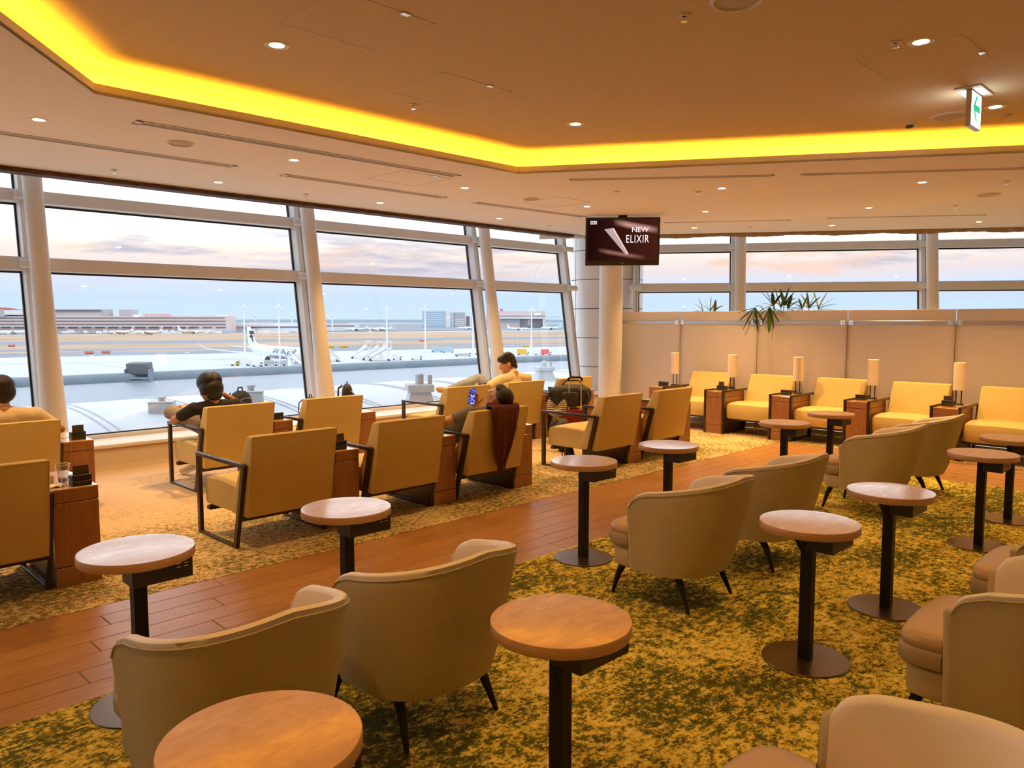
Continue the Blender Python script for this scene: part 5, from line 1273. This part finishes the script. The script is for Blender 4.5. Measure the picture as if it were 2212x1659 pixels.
# ================================================================== PEOPLE
def V(*a): return Vector(a)
def capsule(b, p0, r0, p1, r1, n=14, flat=1.):
    p0, p1 = Vector(p0), Vector(p1); d = p1 - p0; L = d.length
    if L < 1e-5: b.ell(p0, (r0, r0, r0), n=n); return
    d /= L; pts, rs = [], []
    for k in range(5): a = pi / 2 * (1 - k / 4); pts.append(p0 - d * r0 * sin(a)); rs.append(max(r0 * cos(a), 1e-4))
    for k in range(1, 5): a = pi / 2 * k / 4; pts.append(p1 + d * r1 * sin(a)); rs.append(max(r1 * cos(a), 1e-4))
    b.tube(pts, rs, n, flat=flat)
def chain(b, pts, n=14):
    for (p, r), (q, s) in zip(pts[:-1], pts[1:]): capsule(b, p, r, q, s, n)
def remesh(b, name, m, parent, vox, smooth=4, fac=.5):
    me = bpy.data.meshes.new(name); bmesh.ops.recalc_face_normals(b.bm, faces=b.bm.faces); b.bm.to_mesh(me); b.bm.free()
    o = bpy.data.objects.new(name, me); COL.objects.link(o)
    r = o.modifiers.new('r', 'REMESH'); r.mode = 'VOXEL'; r.voxel_size = vox
    s = o.modifiers.new('s', 'SMOOTH'); s.factor = fac; s.iterations = smooth
    dg = bpy.context.evaluated_depsgraph_get(); me2 = bpy.data.meshes.new_from_object(o.evaluated_get(dg))
    bpy.data.objects.remove(o); me2.name = name; me2.materials.clear(); me2.materials.append(m)
    for p in me2.polygons: p.use_smooth = True
    o = bpy.data.objects.new(name, me2); COL.objects.link(o); o.parent = parent; return o
def head_frame(c, f, u):
    f = Vector(f).normalized(); u = Vector(u); u = (u - f * u.dot(f)).normalized(); x = f.cross(u)
    m = Matrix.Identity(4)
    for i in range(3): m[i][0] = x[i]; m[i][1] = f[i]; m[i][2] = u[i]
    m.translation = Vector(c); return m @ Matrix.Scale(1.10, 4)
def head_skin(b, H):
    e = lambda c, r: b.ell(c, r, T=H, n=20)
    e((0, -.014, .030), (.073, .092, .082)); e((0, .028, -.022), (.060, .062, .082)); e((0, .038, -.078), (.040, .040, .032)); e((0, .0, -.05), (.056, .06, .05))
    for s in (-1, 1):
        e((s * .076, -.008, -.012), (.009, .020, .031)); e((s * .028, .074, .022), (.022, .014, .009)); e((s * .036, .066, -.022), (.02, .018, .018))
    capsule(b, H @ V(0, .086, .008), .008, H @ V(0, .106, -.026), .012); e((0, .090, -.030), (.019, .012, .009))
    e((0, .088, -.055), (.023, .010, .007)); e((0, .086, -.066), (.020, .010, .007)); e((0, .080, -.092), (.018, .014, .014))
def head_extras(H, root):
    for s in (-1, 1):
        b = MB(); b.ell((s * .030, .077, .004), (.012, .010, .009), T=H, n=10); e = b.build('eye', mat('eye_white', (.7, .66, .6), .3), root)
        b = MB(); b.ell((s * .030, .0845, .004), (.0055, .0035, .0055), T=H, n=8); b.build('iris', M['black'], e)
def hand(b, wrist, d, nrm, curl=.6, side=1, s=1.):
    """d: along the fingers, nrm: palm normal (fingers curl towards it), side: which way the thumb leaves"""
    d = Vector(d).normalized(); nrm = Vector(nrm); nrm = (nrm - d * nrm.dot(d)).normalized(); x = d.cross(nrm) * side
    w = Vector(wrist)
    for k in (-.026, -.009, .009, .026): capsule(b, w + x * k * .75 * s + d * .012 * s, .014 * s, w + d * .085 * s + x * k * s, .011 * s, 8)
    for i, (k, L) in enumerate(((.028, .070), (.009, .080), (-.010, .074), (-.028, .058))):
        p = w + d * .088 * s + x * k * s; a = 0; r = .0088 * s
        for q, fr in enumerate((.45, .32, .23)):
            a += curl * (.5 if q == 0 else .9); dd = d * cos(a) + nrm * sin(a); q2 = p + dd * L * fr * s; capsule(b, p, r, q2, r * .92, 8); p = q2; r *= .92
    p = w + x * .026 * s + d * .02 * s; dd = (x * .75 + d * .55 + nrm * .25).normalized(); q = p + dd * .040 * s; capsule(b, p, .012 * s, q, .010 * s, 8)
    dd = (x * .15 + d * .8 + nrm * .55).normalized(); q2 = q + dd * .032 * s; capsule(b, q, .010 * s, q2, .0085 * s, 8)

def person(label, loc, P, mats, vox=.006, hands=None, sleeve=.62, hair=None, shoes=True, extra_hair=None):
    """P: joints in world space: head(c,f,u) neck chest pelvis shL elL wrL shR elR wrR hipL knL anL hipR knR anR toeL toeR"""
    root_b = MB(); H = head_frame(*P['head'])
    skin, shirt, trou, shoe, hairm = mats
    b = root_b; head_skin(b, H)
    nb, ch, pv = V(*P['neck']), V(*P['chest']), V(*P['pelvis'])
    capsule(b, nb, .052, H @ V(0, -.022, -.06), .050)
    shL, shR = V(*P['shL']), V(*P['shR'])
    chain(b, [(nb, .06), (ch, .10), (pv, .11)])
    for sh in (shL, shR): capsule(b, nb - V(0, 0, .03), .05, sh, .048)
    for a in ('L', 'R'):
        s_, e_, w_ = V(*P['sh' + a]), V(*P['el' + a]), V(*P['wr' + a])
        chain(b, [(s_, .048), (s_.lerp(e_, .5), .043), (e_, .036)]); chain(b, [(e_, .036), (e_.lerp(w_, .3), .038), (w_, .024)])
        h_, k_, an = V(*P['hip' + a]), V(*P['kn' + a]), V(*P['an' + a])
        chain(b, [(h_, .078), (h_.lerp(k_, .5), .068), (k_, .050)]); chain(b, [(k_, .048), (k_.lerp(an, .35), .050), (an, .032)])
        toe = V(*P['toe' + a]); capsule(b, an, .034, toe, .028)
        if hands and a in hands: hand(b, w_, *hands[a])
        else: hand(b, w_, (w_ - e_), (0, 0, -1), .5, 1 if a == 'L' else -1)
    o = remesh(b, 'person', skin, None, vox, 3); tag(o, label, 'person')
    head_extras(H, o)
    # shirt
    b = MB(); mid = ch.lerp(pv, .5)
    hv = (shR - shL).normalized()
    for k in (-1, 1):
        capsule(b, ch + hv * k * .075 + V(0, 0, .02), .088, pv + hv * k * .055, .108); capsule(b, nb + hv * k * .03 - V(0, 0, .04), .068, (shL if k < 0 else shR) - V(0, 0, .008), .060); capsule(b, nb + hv * k * .03 - V(0, 0, .06), .075, ch + hv * k * .07, .095)
    for a in ('L', 'R'):
        s_, e_ = V(*P['sh' + a]), V(*P['el' + a]); capsule(b, s_, .060, s_.lerp(e_, sleeve), .056)
    capsule(b, ch + V(0, 0, .03), .09, nb - V(0, 0, .035), .055); capsule(b, nb - V(0, 0, .03), .062, nb + (H.translation - nb) * .08, .058)
    remesh(b, 'shirt', shirt, o, vox, 4)
    # trousers
    b = MB()
    for a in ('L', 'R'):
        h_, k_, an = V(*P['hip' + a]), V(*P['kn' + a]), V(*P['an' + a]); chain(b, [(pv, .115), (h_, .095), (h_.lerp(k_, .6), .082), (k_, .068)]); chain(b, [(k_, .067), (k_.lerp(an, .5), .062), (k_.lerp(an, .93), .056)])
    remesh(b, 'trousers', trou, o, vox, 3)
    for a in ('L', 'R'):
        an, toe = V(*P['an' + a]), V(*P['toe' + a]); d = (toe - an); b = MB()
        heel = an - d.normalized() * .03; capsule(b, heel + V(0, 0, -.005), .042, toe, .036); capsule(b, an, .046, an + (V(*P['kn' + a]) - an).normalized() * .035, .045); capsule(b, toe, .036, toe + d.normalized() * .02, .028)
        so = remesh(b, 'shoe', shoe, o, vox, 3)
        b = MB(); n_ = d.cross(V(*P['kn' + a]) - an).cross(d).normalized(); capsule(b, heel - n_ * .034, .030, toe - n_ * .028, .030, flat=.4); remesh(b, 'sole', M['sole'], so, vox, 2)
    # hair
    b = MB()
    for c, r in (hair or [((0, -.020, .046), (.085, .098, .080)), ((0, -.058, .0), (.078, .056, .078)), ((0, .030, .085), (.066, .056, .036))]) + (extra_hair or []): b.ell(c, r, T=H, n=20)
    remesh(b, 'hair', hairm, o, vox, 2)
    return o, H

tuft = [((.03, -.02, .060), (.070, .10, .082)), ((-.03, -.02, .060), (.070, .10, .082)), ((0, -.06, .0), (.088, .062, .085)), ((.072, -.03, .0), (.026, .055, .06)), ((-.072, -.03, .0), (.026, .055, .06)), ((.0, -.052, -.068), (.070, .050, .050))]
# man in the black tee, ankle on knee, head on hand
P2, H2 = person('man in a black tee and khaki trousers sitting with one ankle on his knee', None, dict(
    head=((3.035, 7.00, .915), (-.12, .93, -.36), (-.02, .35, 1)), neck=(3.05, 6.955, .795), chest=(3.10, 7.0, .68), pelvis=(3.16, 7.08, .555),
    shL=(2.885, 7.0, .745), elL=(2.765, 7.16, .635), wrL=(2.96, 7.34, .645), shR=(3.27, 7.0, .755), elR=(3.44, 7.16, .70), wrR=(3.21, 7.10, .85),
    hipL=(3.07, 7.14, .54), knL=(2.87, 7.50, .665), anL=(3.20, 7.60, .665), hipR=(3.24, 7.14, .53), knR=(3.26, 7.58, .52), anR=(3.13, 7.60, .115), toeL=(3.32, 7.64, .70), toeR=(3.07, 7.76, .045)),
    (M['skin'], M['tee'], M['khaki'], M['shoe'], M['hairb']), .006,
    dict(L=((.6, .8, -.05), (0, 0, -1), .5, 1), R=((-.45, -.25, .85), (-1, .2, 0), .3, 1)), .6, extra_hair=tuft)
# man in cream at the far left
P1, H1 = person('man in a cream tee at the left edge with his elbow on the cabinet', None, dict(
    head=((1.385, 6.98, .995), (-.15, 1, -.12), (0, .12, 1)), neck=(1.385, 6.93, .865), chest=(1.38, 6.98, .72), pelvis=(1.38, 7.05, .56),
    shL=(1.17, 6.97, .81), elL=(1.09, 7.14, .64), wrL=(1.2, 7.34, .62), shR=(1.61, 6.96, .81), elR=(1.80, 7.03, .665), wrR=(1.80, 7.26, .62),
    hipL=(1.29, 7.12, .54), knL=(1.24, 7.55, .53), anL=(1.22, 7.80, .11), hipR=(1.47, 7.12, .54), knR=(1.50, 7.55, .53), anR=(1.52, 7.80, .11), toeL=(1.22, 7.93, .045), toeR=(1.53, 7.93, .045)),
    (M['skin2'], M['cream'], M['jeans'], M['shoe'], M['hairb']), .007, dict(R=((.0, 1, -.1), (0, 0, -1), .4, -1)), .55)
# person cut by the left edge in the second row
P5, H5 = person('person in a cream shirt, only the shoulder visible at the left edge', None, dict(
    head=((.62, 5.12, 1.03), (-.1, 1, -.1), (0, .1, 1)), neck=(.63, 5.06, .90), chest=(.66, 5.08, .74), pelvis=(.80, 5.12, .56),
    shL=(.42, 5.1, .83), elL=(.44, 5.26, .66), wrL=(.6, 5.46, .62), shR=(.885, 5.08, .85), elR=(.99, 5.2, .66), wrR=(.85, 5.42, .62),
    hipL=(.72, 5.2, .54), knL=(.68, 5.62, .53), anL=(.68, 5.82, .11), hipR=(.90, 5.2, .54), knR=(.92, 5.62, .53), anR=(.92, 5.82, .11), toeL=(.68, 5.95, .045), toeR=(.92, 5.95, .045)),
    (M['skin2'], M['cream'], M['jeans'], M['shoe'], M['hair']), .009, None, .6)
# man with his legs up
P3, H3 = person('man in a cream tee with dark hair resting a foot over the armrest', None, dict(
    head=((7.085, 7.17, .985), (-.80, .62, -.42), (-.25, .2, 1)), neck=(7.12, 7.08, .855), chest=(7.07, 7.08, .70), pelvis=(7.0, 7.16, .55),
    shL=(6.86, 7.05, .80), elL=(6.60, 7.10, .685), wrL=(6.50, 7.02, .60), shR=(7.29, 7.0, .795), elR=(7.26, 7.30, .64), wrR=(6.98, 7.38, .66),
    hipL=(6.92, 7.22, .53), knL=(6.84, 7.64, .69), anL=(6.80, 7.88, .2), hipR=(7.06, 7.22, .55), knR=(6.95, 7.58, .775), anR=(6.36, 7.52, .655), toeL=(6.78, 8.02, .16), toeR=(6.19, 7.50, .685)),
    (M['skin'], M['cream'], M['jeans'], M['shoe'], M['hair']), .006,
    dict(L=((-.4, -.5, -.6), (.2, .2, -1), .4, 1), R=((-1, .1, .1), (0, 0, 1), .5, -1)), .62,
    extra_hair=[((.0, .055, .088), (.062, .040, .03)), ((0, -.075, -.055), (.05, .03, .045)), ((.02, .075, .07), (.05, .025, .022)), ((.05, -.03, .1), (.04, .06, .03)), ((-.05, -.03, .1), (.04, .06, .03))])
b = MB(); w0 = V(6.505, 7.025, .605); dd = (V(6.60, 7.10, .685) - V(6.50, 7.02, .60)).normalized(); b.tube([w0 + dd * .005, w0 + dd * .022], .031, 16)
tag(b.build('wrist_watch', M['paper']), 'white strapped watch on the wrist hanging beside the reclining head', 'watch')
b = MB(); T = face_basis((6.87, 7.40, .705), (1, -.4, .1), (.3, 1, .5)); b.box((-.07, -.036, -.004), (.07, .036, .004), .003, 2, T); o = b.build('mobile_phone', M['blackp'], None, 30)
MB().box((-.065, -.032, .0042), (.065, .032, .0048), T=T).build('screen', mat('phone_glass_off', (.05, .05, .06), .1), o, 0)
tag(o, 'dark phone held on the lap of the man with his legs up', 'phone')
# reclining man
P4, H4 = person('man in a grey tee reclining with his head tipped back, watching a phone', None, dict(
    head=((4.675, 4.845, .862), (-.15, .80, .60), (.12, -.60, .80)), neck=(4.665, 4.935, .768), chest=(4.66, 5.08, .66), pelvis=(4.62, 5.34, .535),
    shL=(4.475, 4.985, .745), elL=(4.205, 5.12, .645), wrL=(4.40, 5.33, .655), shR=(4.90, 5.0, .70), elR=(4.93, 5.22, .62), wrR=(4.80, 5.28, .755),
    hipL=(4.54, 5.40, .51), knL=(4.50, 5.82, .52), anL=(4.44, 6.12, .11), hipR=(4.70, 5.42, .53), knR=(4.78, 5.86, .56), anR=(4.80, 6.12, .11), toeL=(4.43, 6.25, .045), toeR=(4.81, 6.25, .045)),
    (M['skin'], M['grey'], M['khaki'], M['shoe'], M['hairb']), .0055,
    dict(L=((.75, .7, .15), (0, .1, -1), .5, 1), R=((-.25, -.12, 1), (-.5, -.85, .1), .75, 1)), .44,
    hair=[((0, -.034, .054), (.079, .084, .070)), ((0, -.066, .005), (.066, .046, .062)), ((0, .022, .086), (.062, .050, .028))])
b = MB(); b.ell((-.083, .0, -.022), (.007, .008, .007), T=H4, n=10); capsule(b, H4 @ V(-.086, .004, -.026), .003, H4 @ V(-.086, .012, -.048), .003, 8)
b.build('earbud', M['paper'], P4)
b = MB(); pts = [H4 @ V(-.079, .0, .012), H4 @ V(-.075, .05, .010), H4 @ V(-.062, .088, .006), H4 @ V(-.04, .098, .004)]; b.tube(pts[:3], .0018, 6); b.build('spectacles', M['black'], P4)
e0, w0 = V(4.205, 5.12, .645), V(4.40, 5.33, .655); s0 = V(4.475, 4.985, .745)
b = MB(); q = s0.lerp(e0, .72); b.tube([q + V(-.03, -.03, .016), q + V(-.034, -.037, 0), q + V(-.02, -.038, -.02)], .006, 6, flat=.3); q = e0.lerp(w0, .2); b.tube([q + V(-.0, -.036, .012), q + V(.012, -.030, .0)], .005, 6, flat=.3)
b.build('tattoo', mat('tattoo_ink', (.10, .05, .04), .6), P4)
PHT = face_basis((4.715, 5.235, .852), (.93, -.20, -.28), (.27, .06, 1)); b = MB(); b.box((-.037, -.077, -.004), (.037, .077, .004), .008, 3, PHT)
o = b.build('mobile_phone', M['blackp'], None, 40); MB().box((-.034, -.073, .0042), (.034, .073, .0047), T=PHT).build('screen', M['phone'], o, 0)
tag(o, 'lit phone held up by the reclining man', 'phone')
# jacket over the back
rows = []
for z, y, xa, xb in [(.66, 4.865, 4.54, 4.74), (.76, 4.83, 4.50, 4.76), (.812, 4.79, 4.47, 4.78), (.822, 4.74, 4.455, 4.79), (.80, 4.705, 4.46, 4.79), (.72, 4.712, 4.475, 4.775), (.62, 4.728, 4.49, 4.765), (.50, 4.748, 4.51, 4.75), (.42, 4.765, 4.53, 4.73), (.34, 4.78, 4.56, 4.70), (.27, 4.79, 4.585, 4.675), (.235, 4.795, 4.59, 4.67)]:
    row = []
    for k in range(17):
        u = k / 16; f = .010 * sin(u * 14 + z * 6) * min(1, max(.25, (.85 - z) * 3)); row.append(V(xa + (xb - xa) * u, y - .012 - f - .02 * sin(pi * u), z + .004 * sin(u * 9)))
    rows.append(row)
b = MB(); b.grid(rows); jk = b.build('jacket', M['maroon'], None, 70); sl = jk.modifiers.new('thickness', 'SOLIDIFY'); sl.thickness = .014; sl.offset = 1; ss = jk.modifiers.new('soft', 'SUBSURF'); ss.levels = 1; ss.render_levels = 1
tag(jk, 'maroon hooded jacket hanging down the back of the reclining man\'s chair', 'jacket')
b = MB(); blob(b, (4.62, 4.80, .825), (.13, .05, .028), e=2.2); remesh(b, 'hood', M['maroon'], jk, .008, 2)
b = MB(); b.tube([(4.59, 4.72, .82), (4.53, 4.686, .78), (4.52, 4.695, .62), (4.535, 4.72, .45), (4.565, 4.745, .33)], [.02, .03, .032, .026, .016], 12, flat=.5); b.build('sleeve', M['maroon'], jk, 60)
b = MB(); b.tube([(4.70, 4.72, .82), (4.74, 4.688, .78), (4.735, 4.695, .62), (4.70, 4.72, .45), (4.655, 4.745, .32)], [.02, .03, .032, .026, .016], 12, flat=.5); b.build('sleeve', M['maroon'], jk, 60)
# red-rimmed phone of the man in the tee
T = face_basis((3.00, 7.44, .715), (1, 0, .1), (0, .6, 1)); b = MB(); b.box((-.06, -.030, -.005), (.06, .030, .005), .005, 2, T); o = b.build('mobile_phone', M['rsign'], None, 30)
MB().box((-.053, -.024, .0052), (.053, .024, .0058), T=T).build('screen', M['paper'], o, 0); tag(o, 'pale phone in a red case propped before the man in the black tee', 'phone')
